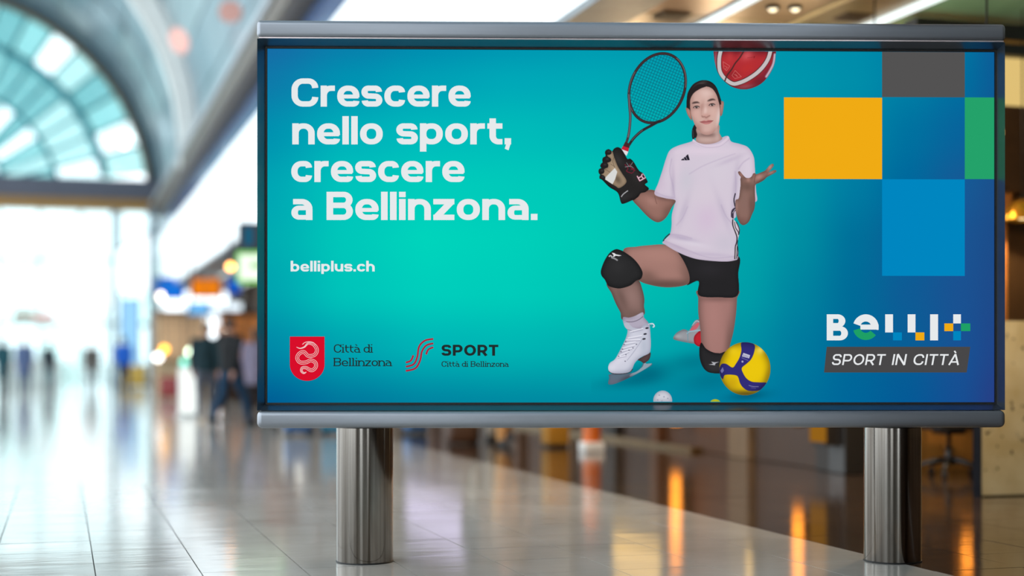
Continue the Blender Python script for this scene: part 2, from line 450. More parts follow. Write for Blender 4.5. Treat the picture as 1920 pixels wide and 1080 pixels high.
def fill(pts, sm=True):
    """anti-aliased coverage of a polygon given in photo pixels"""
    p = smooth(pts, 6) if sm else np.array(pts, float)
    x = (p[:, 0] - CX0) * CS; y = (p[:, 1] - CY0) * CS
    M = np.zeros((CH, CW + 2), np.float32); sub = 4
    x2, y2 = np.roll(x, -1), np.roll(y, -1)
    r0, r1 = max(0, int(y.min())), min(CH - 1, int(y.max()) + 1)
    for r in range(r0, r1 + 1):
        for s in range(sub):
            yc = r - 0.5 + (s + 0.5) / sub
            k = (y <= yc) != (y2 <= yc)
            if not k.any():
                continue
            xs = np.sort(x[k] + (yc - y[k]) * (x2[k] - x[k]) / (y2[k] - y[k])) + 0.5
            for i in range(0, len(xs) - 1, 2):
                a, b = max(0.0, xs[i]), min(float(CW), xs[i + 1])
                if b <= a:
                    continue
                ia, ib = int(a), int(b)
                if ia == ib:
                    M[r, ia] += (b - a) / sub
                else:
                    M[r, ia] += (ia + 1 - a) / sub
                    M[r, ib] += (b - ib) / sub
                    M[r, ia + 1:ib] += 1 / sub
    return np.clip(M[:, :CW], 0, 1)

def line(pts, w, sm=True, taper=False):
    """coverage of a stroke of width w photo pixels"""
    p = smooth(pts, 5, False) if (sm and len(pts) > 2) else np.array(pts, float)
    M = np.zeros((CH, CW), np.float32); n = len(p) - 1
    for i in range(n):
        (ax, ay), (bx, by) = p[i], p[i + 1]
        ww = w * (1 - 0.75 * abs(2 * (i + .5) / n - 1)) if taper else w
        x0 = max(0, int((min(ax, bx) - ww - 1 - CX0) * CS)); x1 = min(CW, int((max(ax, bx) + ww + 2 - CX0) * CS) + 1)
        y0 = max(0, int((min(ay, by) - ww - 1 - CY0) * CS)); y1 = min(CH, int((max(ay, by) + ww + 2 - CY0) * CS) + 1)
        if x1 <= x0 or y1 <= y0:
            continue
        gx, gy = GX[y0:y1, x0:x1], GY[y0:y1, x0:x1]
        dx, dy = bx - ax, by - ay
        t = np.clip(((gx - ax) * dx + (gy - ay) * dy) / (dx * dx + dy * dy + 1e-9), 0, 1)
        d = np.hypot(gx - ax - t * dx, gy - ay - t * dy)
        M[y0:y1, x0:x1] = np.maximum(M[y0:y1, x0:x1], np.clip((ww / 2 - d) * CS + 0.5, 0, 1) * min(1, ww * CS))
    return M

def ell(cx, cy, rx, ry, ang=0, soft=None):
    c, s = math.cos(math.radians(ang)), math.sin(math.radians(ang))
    u = ((GX - cx) * c + (GY - cy) * s) / rx; v = (-(GX - cx) * s + (GY - cy) * c) / ry
    r = np.sqrt(u * u + v * v)
    if soft is None:
        return np.clip((1 - r) * min(rx, ry) * CS + 0.5, 0, 1)
    return np.exp(-r * r)

def blur(m, r):
    n = max(1, int(r * CS))
    for ax in (0, 1):
        for _ in range(2):
            pad = [(0, 0), (0, 0)]; pad[ax] = (n + 1, n)
            c = np.cumsum(np.pad(m, pad, mode='edge'), axis=ax, dtype=np.float64)
            hi = np.take(c, np.arange(2 * n + 1, c.shape[ax]), axis=ax)
            lo = np.take(c, np.arange(0, c.shape[ax] - 2 * n - 1), axis=ax)
            m = ((hi - lo) / (2 * n + 1)).astype(np.float32)
    return m

def poster_bg(x, y):
    """the screen's colour field, sRGB 0-1, interpolated from a grid of samples"""
    X = np.array([500, 650, 800, 950, 1100, 1250, 1400, 1500, 1600, 1700, 1800, 1870.])
    Y = np.array([86, 150, 250, 350, 450, 550, 650, 765.])
    R = POSTER_GRID
    xi = np.clip(np.interp(x, X, np.arange(len(X))), 0, len(X) - 1.001); yi = np.clip(np.interp(y, Y, np.arange(len(Y))), 0, len(Y) - 1.001)
    i, j = xi.astype(int), yi.astype(int); fx, fy = (xi - i)[..., None], (yi - j)[..., None]
    fx = fx * fx * (3 - 2 * fx) * .5 + fx * .5; fy = fy * fy * (3 - 2 * fy) * .5 + fy * .5
    return ((R[j, i] * (1 - fx) + R[j, i + 1] * fx) * (1 - fy) + (R[j + 1, i] * (1 - fx) + R[j + 1, i + 1] * fx) * fy) / 255.0

POSTER_GRID = np.array([
 [(22,108,166),(8,128,172),(0,142,176),(0,150,178),(0,155,178),(0,155,176),(0,152,174),(0,146,172),(0,140,170),(0,128,166),(0,118,162),(14,92,150)],
 [(14,122,170),(0,146,178),(0,160,182),(0,168,184),(0,168,182),(0,164,178),(0,156,174),(0,150,172),(0,142,170),(0,128,166),(0,112,160),(12,92,150)],
 [(0,146,176),(0,176,186),(0,186,188),(0,188,186),(0,184,184),(0,178,180),(0,162,174),(0,148,170),(0,136,168),(0,114,160),(8,100,156),(22,86,146)],
 [(0,166,180),(0,196,188),(0,204,188),(0,202,186),(0,200,184),(0,186,180),(0,164,172),(0,148,166),(0,124,162),(0,104,156),(22,90,150),(28,80,140)],
 [(0,172,178),(0,200,186),(0,212,188),(0,208,186),(0,202,182),(0,188,178),(0,164,170),(0,142,162),(0,112,154),(10,96,150),(26,84,146),(28,76,138)],
 [(0,164,176),(0,196,186),(0,206,188),(0,204,186),(0,198,182),(0,184,176),(0,158,168),(0,132,160),(0,108,152),(14,92,150),(26,82,146),(30,74,138)],
 [(0,138,168),(0,164,176),(0,180,182),(0,182,180),(0,176,176),(0,166,172),(0,144,164),(0,122,158),(0,104,152),(8,94,150),(24,82,148),(32,70,138)],
 [(0,92,148),(0,118,156),(0,130,160),(0,134,160),(0,136,160),(0,132,160),(0,124,160),(0,114,156),(0,102,154),(4,90,150),(22,78,146),(40,62,132)],
], float)

def paint_figure():
    col = poster_bg(GX, GY).astype(np.float32)
    ids = np.zeros((CH, CW), np.int8)          # which printed thing a spot belongs to
    tot = np.zeros((CH, CW), np.float32)
    cur = [1]

    def C(c):
        return np.array(c, np.float32) / 255.0

    def put(m, c, a=1.0, own=True):
        nonlocal col, tot
        m = m * a
        col = col * (1 - m[..., None]) + C(c) * m[..., None]
        if own:
            ids[m > 0.25] = cur[0]; tot = np.maximum(tot, m)

    def body(m, base, edge=None, ea=.6, er=6, off=(0, 0)):
        """a solid with softly darker rims"""
        put(m, base)
        if edge is not None:
            b = blur(m, er)
            if off != (0, 0):
                b = np.roll(b, (int(off[1] * CS), int(off[0] * CS)), (0, 1))
            put(m * np.clip((1 - b) * 2, 0, 1), edge, ea, False)

    def tint(m, cx, cy, rx, ry, c, a, ang=0):
        put(m * ell(cx, cy, rx, ry, ang, True), c, a, False)

    # soft shadows under skate, knee and ball (printed)
    cur[0] = 1
    for cx, cy, rx, ry, a in ((1215, 700, 42, 20, .55), (1175, 716, 50, 12, .35), (1330, 712, 60, 22, .3), (1300, 678, 50, 18, .35), (1402, 742, 36, 9, .6)):
        m = ell(cx, cy, rx, ry, -6, True) * a
        col = col * (1 - m[..., None]) + C((0, 78, 105)) * m[..., None]
        tot = np.maximum(tot, m * .9)
    # rear shoe and sock
    m = fill(VV([(135, 318), (175, 262), (250, 225), (312, 238), (350, 172), (388, 122), (440, 128), (452, 250), (440, 300), (420, 385), (380, 388), (300, 376), (160, 345)]))
    body(m, (150, 152, 158), (92, 96, 104), .7, 4)
    tint(m, 1270, 632, 8, 5, (180, 186, 190), .6); tint(m, 1264, 636, 10, 4, (108, 96, 92), .5)
    put(m * fill(VV([(325, 228), (400, 152), (428, 162), (400, 215), (350, 238)])), (206, 92, 104), .9)
    put(m * line(VV([(290, 270), (320, 250), (440, 235)]), 2.2), (150, 186, 200), .9, False)
    put(m * line(VV([(295, 230), (300, 370)]), 1.2), (90, 150, 165), .8, False)
    put(m * line(VV([(345, 180), (395, 130), (440, 150)]), 2.0), (190, 190, 205), .8, False)
    m = fill(VV([(372, 300), (445, 245), (470, 380), (425, 418), (372, 380)])); body(m, (186, 38, 48), (130, 20, 34), .7, 3)
    # kneeling thigh
    m = fill(P2([(632, 430), (845, 430), (845, 480), (840, 560), (826, 660), (806, 740), (790, 800), (700, 830), (650, 760), (642, 700), (640, 660), (628, 560), (628, 480)]))
    body(m, (163, 119, 113), (104, 78, 74), .75, 9)
    tint(m, 1338, 590, 16, 46, (178, 130, 124), .55); tint(m, 1368, 640, 8, 40, (112, 84, 78), .5); tint(m, 1345, 560, 40, 6, (104, 76, 72), .5)
    m = fill(VV([(450, 375), (500, 440), (580, 484), (660, 494), (740, 490), (740, 720), (700, 722), (600, 720), (520, 702), (465, 645), (432, 550), (428, 440)]))
    body(m, (42, 41, 43), (24, 24, 26), .8, 5); tint(m, 1338, 690, 14, 8, (58, 57, 60), .5)
    put(m * fill(VV([(560, 588), (600, 596), (650, 590), (610, 608), (600, 630), (650, 640), (570, 625), (528, 622), (582, 612)]), False), (190, 190, 196), .9, False)
    # shorts
    m = fill(P2([(480, 190), (590, 225), (700, 245), (852, 240), (852, 340), (848, 462), (740, 472), (632, 462), (632, 392), (622, 380), (600, 388), (565, 404), (575, 380), (560, 320), (530, 250)]))
    body(m, (38, 37, 39), (24, 24, 26), .6, 5); tint(m, 1330, 505, 26, 14, (48, 46, 50), .6)
    # front thigh
    m = fill(P2([(205, 208), (280, 188), (350, 180), (440, 176), (494, 200), (540, 260), (572, 330), (578, 380), (560, 402), (500, 414), (430, 415), (360, 403), (300, 382), (240, 330)]))
    body(m, (164, 122, 113), (104, 77, 71), .7, 9, (0, -4))
    tint(m, 1232, 478, 40, 14, (180, 134, 124), .5, 4); tint(m, 1215, 518, 20, 12, (112, 84, 76), .6, 20); tint(m, 1250, 532, 50, 8, (96, 72, 66), .7); tint(m, 1285, 515, 10, 20, (120, 90, 82), .5, -30)
    # lower leg
    m = fill(P2([(116, 390), (140, 450), (165, 510), (190, 558), (206, 600), (318, 575), (322, 520), (324, 480), (312, 425), (290, 375), (240, 380)]))
    body(m, (132, 104, 98), (84, 66, 62), .8, 7)
    tint(m, 1185, 555, 12, 22, (156, 124, 118), .6, -18); tint(m, 1166, 560, 7, 26, (98, 76, 70), .5, -22); tint(m, 1188, 588, 22, 8, (108, 86, 80), .5)
    # front knee pad
    m = fill(KK([(230, 225), (300, 185), (370, 200), (440, 240), (520, 300), (590, 380), (637, 470), (632, 535), (605, 568), (560, 582), (490, 640), (400, 672), (330, 680), (250, 665), (200, 640), (162, 570), (122, 520), (112, 460), (140, 370), (180, 290)]))
    body(m, (42, 42, 43), (26, 26, 27), .8, 6); tint(m, 1158, 500, 18, 16, (52, 52, 53), .6)
    put(m * fill(KK([(248, 228), (285, 234), (300, 248), (376, 264), (340, 272), (300, 266), (278, 282), (262, 282), (274, 262)]), False), (226, 226, 228), 1, False)
    put(m * line(KK([(218, 275), (235, 265), (252, 280)]), 2.4), (200, 200, 204), .9, False)
    put(m * line(KK([(252, 292), (285, 302), (318, 322)]), 3), (170, 170, 174), .8, False)
    # sock
    m = fill(SS([(326, 168), (400, 172), (480, 150), (575, 105), (590, 170), (648, 246), (600, 300), (400, 330), (335, 250)]))
    body(m, (176, 168, 186), (128, 118, 136), .6, 4); put(m * line(SS([(345, 222), (440, 226), (520, 200), (575, 160)]), 1.4), (96, 86, 104), .8, False)
    tint(m, 1196, 590, 14, 4, (200, 192, 208), .6, -12)
    # skate: blade first
    m = fill(SS([(165, 885), (400, 878), (490, 858), (555, 805), (582, 740), (604, 736), (622, 756), (690, 752), (678, 782), (600, 826), (500, 884), (400, 934), (280, 988), (190, 1018), (138, 1010), (150, 940)]))
    body(m, (92, 110, 126), (62, 92, 108), .5, 3)
    put(m * fill(SS([(420, 890), (560, 805), (600, 745), (690, 752), (600, 826), (430, 915)])), (150, 168, 180), .85, False)
    tint(m, 1175, 709, 14, 5, (70, 66, 78), .7, -20); tint(m, 1150, 716, 10, 5, (104, 104, 120), .7)
    m = fill(SS([(510, 706), (570, 668), (668, 612), (662, 690), (622, 732), (588, 748), (545, 722)])); body(m, (84, 66, 66), (58, 46, 48), .7, 3)
    m = fill(SS([(145, 850), (300, 872), (440, 820), (436, 846), (400, 872), (300, 890), (200, 886)])); body(m, (52, 46, 54))
    m = fill(SS([(332, 215), (345, 285), (382, 330), (368, 410), (330, 500), (268, 622), (220, 702), (160, 745), (138, 800), (150, 850), (200, 876), (300, 880), (400, 862), (440, 820), (470, 752), (520, 696), (570, 664), (640, 632), (668, 600), (677, 500), (672, 400), (667, 320), (655, 256), (600, 248), (566, 290), (540, 312), (450, 296), (390, 240)]))
    body(m, (205, 206, 220), (150, 154, 174), .75, 6)
    tint(m, 1160, 676, 22, 8, (218, 216, 230), .8, -30); tint(m, 1208, 650, 8, 22, (176, 184, 200), .7); tint(m, 1190, 693, 26, 6, (156, 160, 178), .6, -25)
    tint(m, 1180, 615, 10, 5, (170, 170, 184), .6); tint(m, 1145, 690, 9, 9, (222, 222, 234), .7)
    put(m * fill(SS([(345, 240), (440, 240), (545, 305), (545, 330), (400, 330), (350, 285)])), (188, 190, 204), .7, False)
    put(m * line(SS([(360, 318), (410, 330), (460, 350)]), 1.0), (110, 110, 128), .8, False)
    for pa, pb in (((340, 505), (480, 480)), ((318, 560), (470, 520)), ((300, 600), (440, 560)), ((275, 655), (400, 600)), ((262, 672), (370, 650)), ((370, 455), (540, 450)), ((390, 430), (560, 400)), ((420, 350), (575, 310))):
        put(m * line(SS([pa, pb]), 2.2, False), (226, 226, 238), .9, False)
        put(m * line(SS([(pa[0], pa[1] + 14), (pb[0], pb[1] + 14)]), .8, False), (130, 128, 150), .7, False)
    for x, y in ((358, 475), (338, 510), (318, 570), (300, 602), (270, 662), (495, 510), (450, 556), (400, 585), (362, 642), (352, 724)):
        put(m * ell(1120 + x / 6.75, 570 + y / 6.75, 1.3, 1.0), (74, 70, 90), .8, False)
    put(line(SS([(375, 715), (450, 620), (520, 520), (565, 450)]), .9) * m, (150, 152, 172), .9, False)
    for x, y in ((628, 305), (604, 380), (590, 442)):
        put(m * ell(1120 + x / 6.75, 570 + y / 6.75, 3.2, 1.6, -10), (36, 36, 46), .95, False)
    put(line(SS([(655, 255), (700, 250), (720, 278), (706, 292)]), 2.4), (214, 216, 228))
    put(line(SS([(660, 256), (685, 280), (700, 270)]), 1.2), (90, 110, 120), .8)
    # bare arm with the glove
    m = fill(P1([(405, 880), (528, 925), (505, 985), (470, 1045), (425, 1070), (375, 1046), (315, 985), (270, 930), (300, 890), (355, 880)]))
    body(m, (150, 110, 100), (100, 72, 66), .75, 7)
    tint(m, 1222, 378, 14, 8, (176, 132, 122), .6, 30); tint(m, 1250, 396, 8, 12, (118, 86, 78), .6, 25); put(m * line(P1([(405, 915), (412, 945), (418, 960)]), .9), (96, 64, 58), .7, False)
    tint(m, 1243, 372, 20, 4, (110, 82, 76), .6, 14)
    # shirt
    m = fill(TT([(372, 88), (358, 106), (250, 140), (190, 176), (160, 242), (130, 340), (100, 430), (72, 515), (150, 546), (232, 562), (224, 605), (206, 680), (204, 760), (190, 828), (135, 890), (150, 906), (230, 955), (330, 1000), (430, 1026), (600, 1040), (690, 1032), (722, 1008), (716, 900), (735, 800), (722, 752), (690, 712), (706, 690), (704, 640), (706, 562), (780, 575), (866, 570), (861, 480), (852, 300), (842, 220), (800, 152), (740, 126), (670, 106), (645, 64), (600, 74), (560, 110), (470, 126), (410, 112)]))
    body(m, (211, 199, 214), (176, 160, 184), .55, 6)
    T = lambda x, y: (1210 + x / 4.154, 240 + y / 4.154)
    for x, y, rx, ry, c, a, g in ((450, 180, 60, 8, (226, 208, 224), .6, 0), (320, 420, 14, 26, (198, 196, 208), .6, 0), (560, 330, 30, 30, (214, 206, 218), .5, 0), (480, 700, 22, 30, (210, 188, 212), .7, 10), (300, 640, 6, 34, (184, 172, 194), .55, 18), (600, 640, 6, 40, (186, 174, 196), .55, -20), (290, 860, 28, 5, (176, 162, 188), .7, 14), (370, 900, 30, 5, (222, 214, 226), .6, 10), (620, 900, 22, 20, (196, 190, 206), .5, 0), (215, 420, 4, 36, (178, 164, 188), .7, 0), (120, 450, 12, 14, (206, 186, 206), .5, 0), (700, 450, 5, 40, (180, 168, 190), .6, 6), (800, 300, 10, 26, (220, 208, 222), .6, 0), (660, 250, 26, 4, (190, 176, 198), .5, -22), (250, 930, 26, 4, (182, 164, 186), .6, 22), (500, 985, 50, 4, (186, 172, 196), .5, 4), (450, 520, 40, 24, (216, 204, 216), .5, 0), (240, 300, 10, 30, (222, 206, 220), .4, 12)):
        px, py = T(x, y); tint(m, px, py, rx, ry, c, a, g)
    for pts, w in (([(205, 240), (190, 340), (215, 450), (228, 540)], 1.1), ([(340, 360), (440, 300), (560, 250), (700, 200)], .7), ([(725, 320), (760, 270), (810, 235)], 1.2), ([(700, 340), (705, 450), (700, 540)], 1.2), ([(150, 880), (300, 940), (500, 1010), (690, 1002)], .8), ([(190, 830), (270, 835), (360, 860)], .9), ([(80, 500), (150, 530), (228, 545)], .7), ([(590, 600), (630, 690), (690, 760)], .9), ([(330, 610), (290, 700), (240, 760)], .8)):
        put(m * blur(line(TT(pts), w + .6), .8), (170, 154, 182), .5, False)
    put(m * line(TT([(372, 92), (400, 122), (470, 140), (570, 132), (620, 100), (648, 70)]), 4.4), (220, 204, 220), .8, False)
    put(m * line(TT([(380, 112), (470, 150), (580, 142), (650, 92)]), .7), (180, 162, 184), .7, False)
    # three-bar mark on the chest
    for q in ([(278, 248), (296, 236), (306, 252), (281, 252)], [(298, 233), (312, 223), (327, 252), (309, 252)], [(314, 220), (332, 204), (346, 250), (329, 252)]):
        put(m * fill(TT(q), False), (38, 34, 46), 1, False)
    # side stripes
    for pts in ([(700, 512), (690, 560), (698, 610)], [(706, 620), (676, 650), (672, 690)]):
        put(m * line(TT(pts), 2.2), (44, 38, 52), .95, False)
    put(m * fill(TT([(672, 640), (706, 615), (706, 640), (690, 660), (686, 705), (668, 690)])), (58, 48, 66), .9, False)
    put(m * line(TT([(680, 662), (700, 632)]), 1.0), (205, 198, 210), .9, False)
    for pts, w in (([(395, 290), (396, 380), (440, 500), (465, 580), (462, 660), (440, 740), (436, 830), (430, 945)], 2.4), ([(425, 330), (440, 420), (490, 500), (488, 540)], 1.6), ([(455, 330), (490, 400), (506, 460), (498, 530)], 1.8), ([(470, 740), (466, 850), (462, 940)], 1.8), ([(480, 640), (474, 700), (488, 830), (478, 900)], 1.2)):
        put(line(UU(pts), w), (48, 42, 50), .92)
    for pts, w in (([(412, 300), (418, 400), (460, 500), (482, 570)], 1.8), ([(440, 330), (462, 400), (492, 460)], 1.4), ([(453, 740), (448, 850), (446, 940)], 1.2)):
        put(line(UU(pts), w), (214, 206, 206), .9)
    put(line(TT([(140, 878), (160, 850), (188, 826)]), 2.2), (44, 38, 52), .95)
    put(line(TT([(150, 872), (180, 848)]), .9), (214, 206, 214), .9)
    # ponytail, neck
    put(fill(FF([(352, 700), (322, 762), (318, 840), (330, 885), (362, 868), (392, 870), (396, 780), (380, 720)])), (40, 34, 36))
    put(line(FF([(330, 770), (338, 860)]), .8), (90, 110, 116), .6, False)
    m = fill(FF([(380, 740), (386, 830), (366, 892), (400, 928), (500, 948), (620, 930), (700, 884), (690, 850), (665, 800), (658, 700), (520, 640)]))
    body(m, (190, 158, 150), (150, 118, 112), .6, 5)
    tint(m, 1326, 253, 18, 5, (122, 94, 90), .85); tint(m, 1325, 262, 14, 5, (202, 172, 164), .6); tint(m, 1345, 256, 5, 12, (206, 180, 174), .5)
    # hair, ears, face
    m = fill(FF([(262, 560), (250, 480), (254, 380), (270, 290), (330, 195), (410, 148), (480, 138), (545, 152), (600, 190), (640, 250), (665, 330), (690, 400), (690, 480), (670, 540), (560, 400), (380, 380), (320, 520), (300, 560)]))
    body(m, (42, 36, 37), (26, 23, 25), .6, 4); tint(m, 1314, 157, 12, 4, (92, 82, 80), .6, -25)
    for q in ([(242, 492), (272, 496), (300, 530), (322, 640), (300, 630), (262, 570)], [(676, 420), (708, 404), (722, 424), (716, 500), (700, 575), (676, 580)]):
        m = fill(FF(q)); body(m, (182, 136, 122), (120, 84, 76), .6, 2)
    m = fill(FF([(296, 470), (294, 380), (330, 306), (400, 252), (470, 222), (525, 222), (580, 250), (618, 300), (640, 350), (664, 440), (672, 540), (668, 640), (648, 716), (605, 785), (545, 826), (480, 828), (420, 790), (366, 720), (332, 640), (308, 560)]))
    body(m, (208, 172, 162), (158, 118, 110), .65, 6)
    F = lambda x, y: (1250 + x / 6.75, 130 + y / 6.75)
    for x, y, rx, ry, c, a, g in ((480, 310, 16, 10, (226, 196, 188), .75, 0), (400, 330, 10, 8, (206, 166, 156), .5, 0), (360, 560, 9, 10, (214, 170, 160), .6, 0), (600, 560, 9, 12, (216, 176, 166), .6, 0), (655, 600, 4, 22, (232, 210, 206), .7, 8), (500, 800, 14, 5, (188, 146, 138), .6, 0), (500, 770, 8, 4, (216, 178, 170), .6, 0), (400, 740, 8, 10, (166, 126, 118), .5, 30), (450, 480, 4, 12, (178, 136, 126), .5, 8), (490, 520, 3, 14, (226, 194, 186), .8, 4), (495, 585, 8, 4, (196, 146, 136), .7, 0), (600, 360, 10, 5, (190, 148, 138), .5, 0), (375, 480, 11, 5, (168, 124, 116), .6, -8), (570, 450, 11, 5, (168, 124, 116), .6, -4), (500, 625, 5, 3, (184, 140, 132), .6, 0), (320, 420, 4, 16, (176, 138, 128), .5, 0)):
        px, py = F(x, y); tint(m, px, py, rx, ry, c, a, g)
    # brows, eyes, nose, mouth
    put(m * blur(fill(FF([(318, 434), (345, 412), (390, 408), (418, 430), (390, 428), (350, 434)])), .4), (66, 50, 48), .92, False)
    put(m * blur(fill(FF([(512, 404), (545, 378), (590, 372), (620, 392), (585, 392), (545, 402)])), .4), (66, 50, 48), .92, False)
    for ex, ey, an in ((376, 480, -6), (574, 450, -4)):
        px, py = F(ex, ey)
        put(m * ell(px, py, 4.6, 2.1, an), (186, 168, 164), .9, False)
        put(m * ell(px + .2, py - .1, 2.3, 2.2), (52, 40, 38), .95, False)
        put(m * ell(px + .9, py - .8, .7, .6), (200, 200, 200), .9, False)
        c, s = math.cos(math.radians(an)), math.sin(math.radians(an))
        put(m * line([(px - 5.6, py + 1.0), (px - 3, py - 1.6), (px + 2, py - 2.1), (px + 5.4, py - .4)], 1.5), (48, 36, 36), .9, False)
        put(m * line([(px - 5, py + 1.8), (px, py + 2.8), (px + 5, py + 1.6)], .7), (120, 84, 80), .7, False)
    put(m * blur(line(FF([(445, 590), (455, 604), (478, 600), (500, 610), (528, 596), (546, 586)]), 1.5), .4), (126, 84, 78), .85, False)
    put(m * line(FF([(446, 440), (440, 520), (436, 570)]), .9), (176, 132, 124), .5, False)
    put(m * fill(FF([(424, 668), (470, 648), (500, 652), (530, 642), (584, 652), (545, 686), (500, 696), (462, 688)])), (178, 104, 104), .9, False)
    put(m * line(FF([(420, 666), (470, 668), (510, 668), (588, 650)]), .9), (112, 58, 60), .9, False)
    tint(m, *F(505, 682), 5, 1.4, (206, 140, 138), .7)
    # hair line over the forehead
    put(fill(FF([(296, 470), (300, 380), (345, 300), (430, 244), (500, 216), (470, 190), (380, 200), (290, 300), (270, 420), (285, 500)])) * .95, (40, 34, 35))
    put(fill(FF([(500, 214), (560, 230), (606, 280), (640, 345), (664, 430), (690, 440), (670, 330), (620, 230), (540, 180)])) * .95, (42, 36, 37))
    cur[0] = 2
    # racket strings, frame, throat
    ctr = np.array([1160 + 372 / 5.143, 90 + 388 / 5.143]); ra, rb, an = 67.2, 50.5, math.radians(-68)
    e1 = np.array([math.cos(an), math.sin(an)]); e2 = np.array([-e1[1], e1[0]])
    strings = np.zeros((CH, CW), np.float32)
    for i in range(-9, 10):
        q = i * 5.3; L = ra * math.sqrt(max(0, 1 - (q / rb) ** 2))
        if L > 4:
            strings = np.maximum(strings, line([ctr + e2 * q - e1 * L, ctr + e2 * q + e1 * L], .8, False))
    for i in range(-11, 12):
        q = i * 5.6; L = rb * math.sqrt(max(0, 1 - (q / ra) ** 2))
        if L > 4:
            strings = np.maximum(strings, line([ctr + e1 * q - e2 * L, ctr + e1 * q + e2 * L], .8, False))
    inside = ell(ctr[0], ctr[1], ra, rb, math.degrees(an))
    col0 = col.copy()
    put(inside, (0, 0, 0), 0.0); ids[(inside > .3) & (ids == 0)] = 2; tot = np.maximum(tot, inside)
    put(strings * inside, (20, 62, 84), .72)
    ring = [tuple(ctr + e1 * ra * math.cos(t) + e2 * rb * math.sin(t)) for t in np.linspace(0, 2 * math.pi, 60)]
    put(line(ring, 5.2, False), (48, 40, 44)); put(line(ring, 1.2, False), (104, 66, 66), .55, False)
    hi = [tuple(ctr + e1 * (ra + .8) * math.cos(t) + e2 * (rb + .8) * math.sin(t)) for t in np.linspace(.25, 1.25, 14)]
    put(line(hi, 1.3, False), (170, 140, 138), .6, False)
    hi = [tuple(ctr + e1 * (ra + .6) * math.cos(t) + e2 * (rb + .6) * math.sin(t)) for t in np.linspace(3.7, 4.9, 14)]
    put(line(hi, 1.5, False), (122, 110, 116), .7, False)
    put(line(RR([(98, 440), (104, 560), (112, 660), (104, 780), (90, 860), (70, 925)]), 4.8), (66, 60, 66)); put(line(RR([(98, 450), (104, 560), (112, 660), (104, 780), (90, 860)]), 1.6), (136, 126, 132), .8, False)
    put(line(RR([(390, 706), (320, 745), (230, 795), (170, 845), (130, 890), (100, 935)]), 5.0), (46, 40, 44)); put(line(RR([(230, 792), (170, 842), (125, 892)]), 1.3), (130, 116, 120), .7, False)
    put(fill(RR([(62, 905), (110, 925), (104, 960), (92, 980), (30, 968)]), False), (70, 40, 44))
    put(fill(RR([(42, 945), (100, 965), (92, 1000), (24, 975)]), False), (196, 34, 54)); put(fill(RR([(24, 975), (92, 1000), (76, 1040), (40, 1010)]), False), (224, 222, 226))
    # glove
    cur[0] = 3
    m = fill(GG([(288, 190), (320, 145), (370, 124), (420, 148), (465, 212), (510, 292), (550, 290), (600, 335), (650, 420), (690, 472), (742, 508), (790, 590), (802, 632), (765, 665), (822, 722), (772, 772), (705, 790), (660, 848), (560, 900), (450, 942), (415, 915), (372, 782), (250, 700), (150, 600), (108, 575), (120, 530), (95, 490), (105, 440), (132, 425), (118, 390), (150, 350), (152, 295), (196, 250), (188, 195), (235, 152), (285, 180)]))
    body(m, (40, 38, 38), (24, 23, 24), .7, 4)
    tint(m, 1160, 300, 6, 12, (60, 58, 58), .6, -30); tint(m, 1192, 330, 8, 14, (54, 52, 52), .5, -30); tint(m, 1170, 370, 14, 6, (54, 54, 56), .5, -25)
    t_ = fill(GG([(288, 182), (320, 268), (372, 400), (432, 500), (498, 622), (400, 712), (330, 680), (180, 584), (150, 545), (138, 512), (180, 440), (232, 412), (222, 352), (272, 302), (222, 242)])) * m
    put(t_, (158, 136, 112)); put(t_ * np.clip((1 - blur(t_, 3)) * 2, 0, 1), (104, 88, 72), .6, False)
    tint(t_, 1158, 336, 6, 10, (84, 72, 60), .7, -30); tint(t_, 1152, 318, 5, 10, (186, 164, 138), .6, -30)
    for pts in ([(272, 370), (325, 405)], [(165, 430), (250, 480), (265, 490)], [(320, 270), (300, 330), (330, 420)]):
        put(t_ * line(GG(pts), .8), (84, 70, 58), .8, False)
    put(fill(GG([(330, 424), (365, 480), (335, 585), (296, 660), (175, 580), (262, 492)]), False), (216, 216, 214))
    for x, y, rx, ry, g in ((236, 196, 6, 5, 20), (214, 302, 8.2, 5.4, 10), (180, 384, 7.2, 5.4, 5), (136, 470, 5.6, 5.4, 20), (150, 560, 6, 4.4, 30)):
        k = ell(1110 + x / 7.713, 260 + y / 7.713, rx, ry, g); put(k, (34, 32, 33)); tint(k, 1110 + x / 7.713 + 1, 260 + y / 7.713 - 1, 3, 2, (70, 66, 68), .6)
    put(line(GG([(425, 838), (455, 800), (515, 755)]), 1.8), (196, 196, 200), .85, False)
    for pts, w, c in (([(478, 375), (520, 430), (500, 470), (570, 500)], 1.6, (128, 32, 54)), ([(500, 350), (540, 400), (590, 340)], 1.4, (120, 120, 124)), ([(540, 370), (570, 430), (620, 460)], 1.6, (140, 34, 58)), ([(480, 410), (560, 400), (600, 430)], 1.2, (150, 150, 154)), ([(560, 450), (610, 430), (600, 480), (570, 500)], 1.3, (128, 32, 54))):
        put(m * line(GG(pts), w), c, .85, False)
    for pts in ([(655, 545), (690, 610), (745, 580), (715, 545), (670, 570)], [(715, 545), (725, 515)], [(742, 505), (775, 555), (760, 575)]):
        put(m * line(GG(pts), 2.6, False), (206, 120, 146), .9, False); put(m * line(GG(pts), 1.2, False), (236, 220, 226), .9, False)
    put(line(GG([(565, 870), (600, 885), (640, 855), (672, 815)]), 1.2), (24, 22, 24), .9)
    # open hand and forearm
    cur[0] = 1
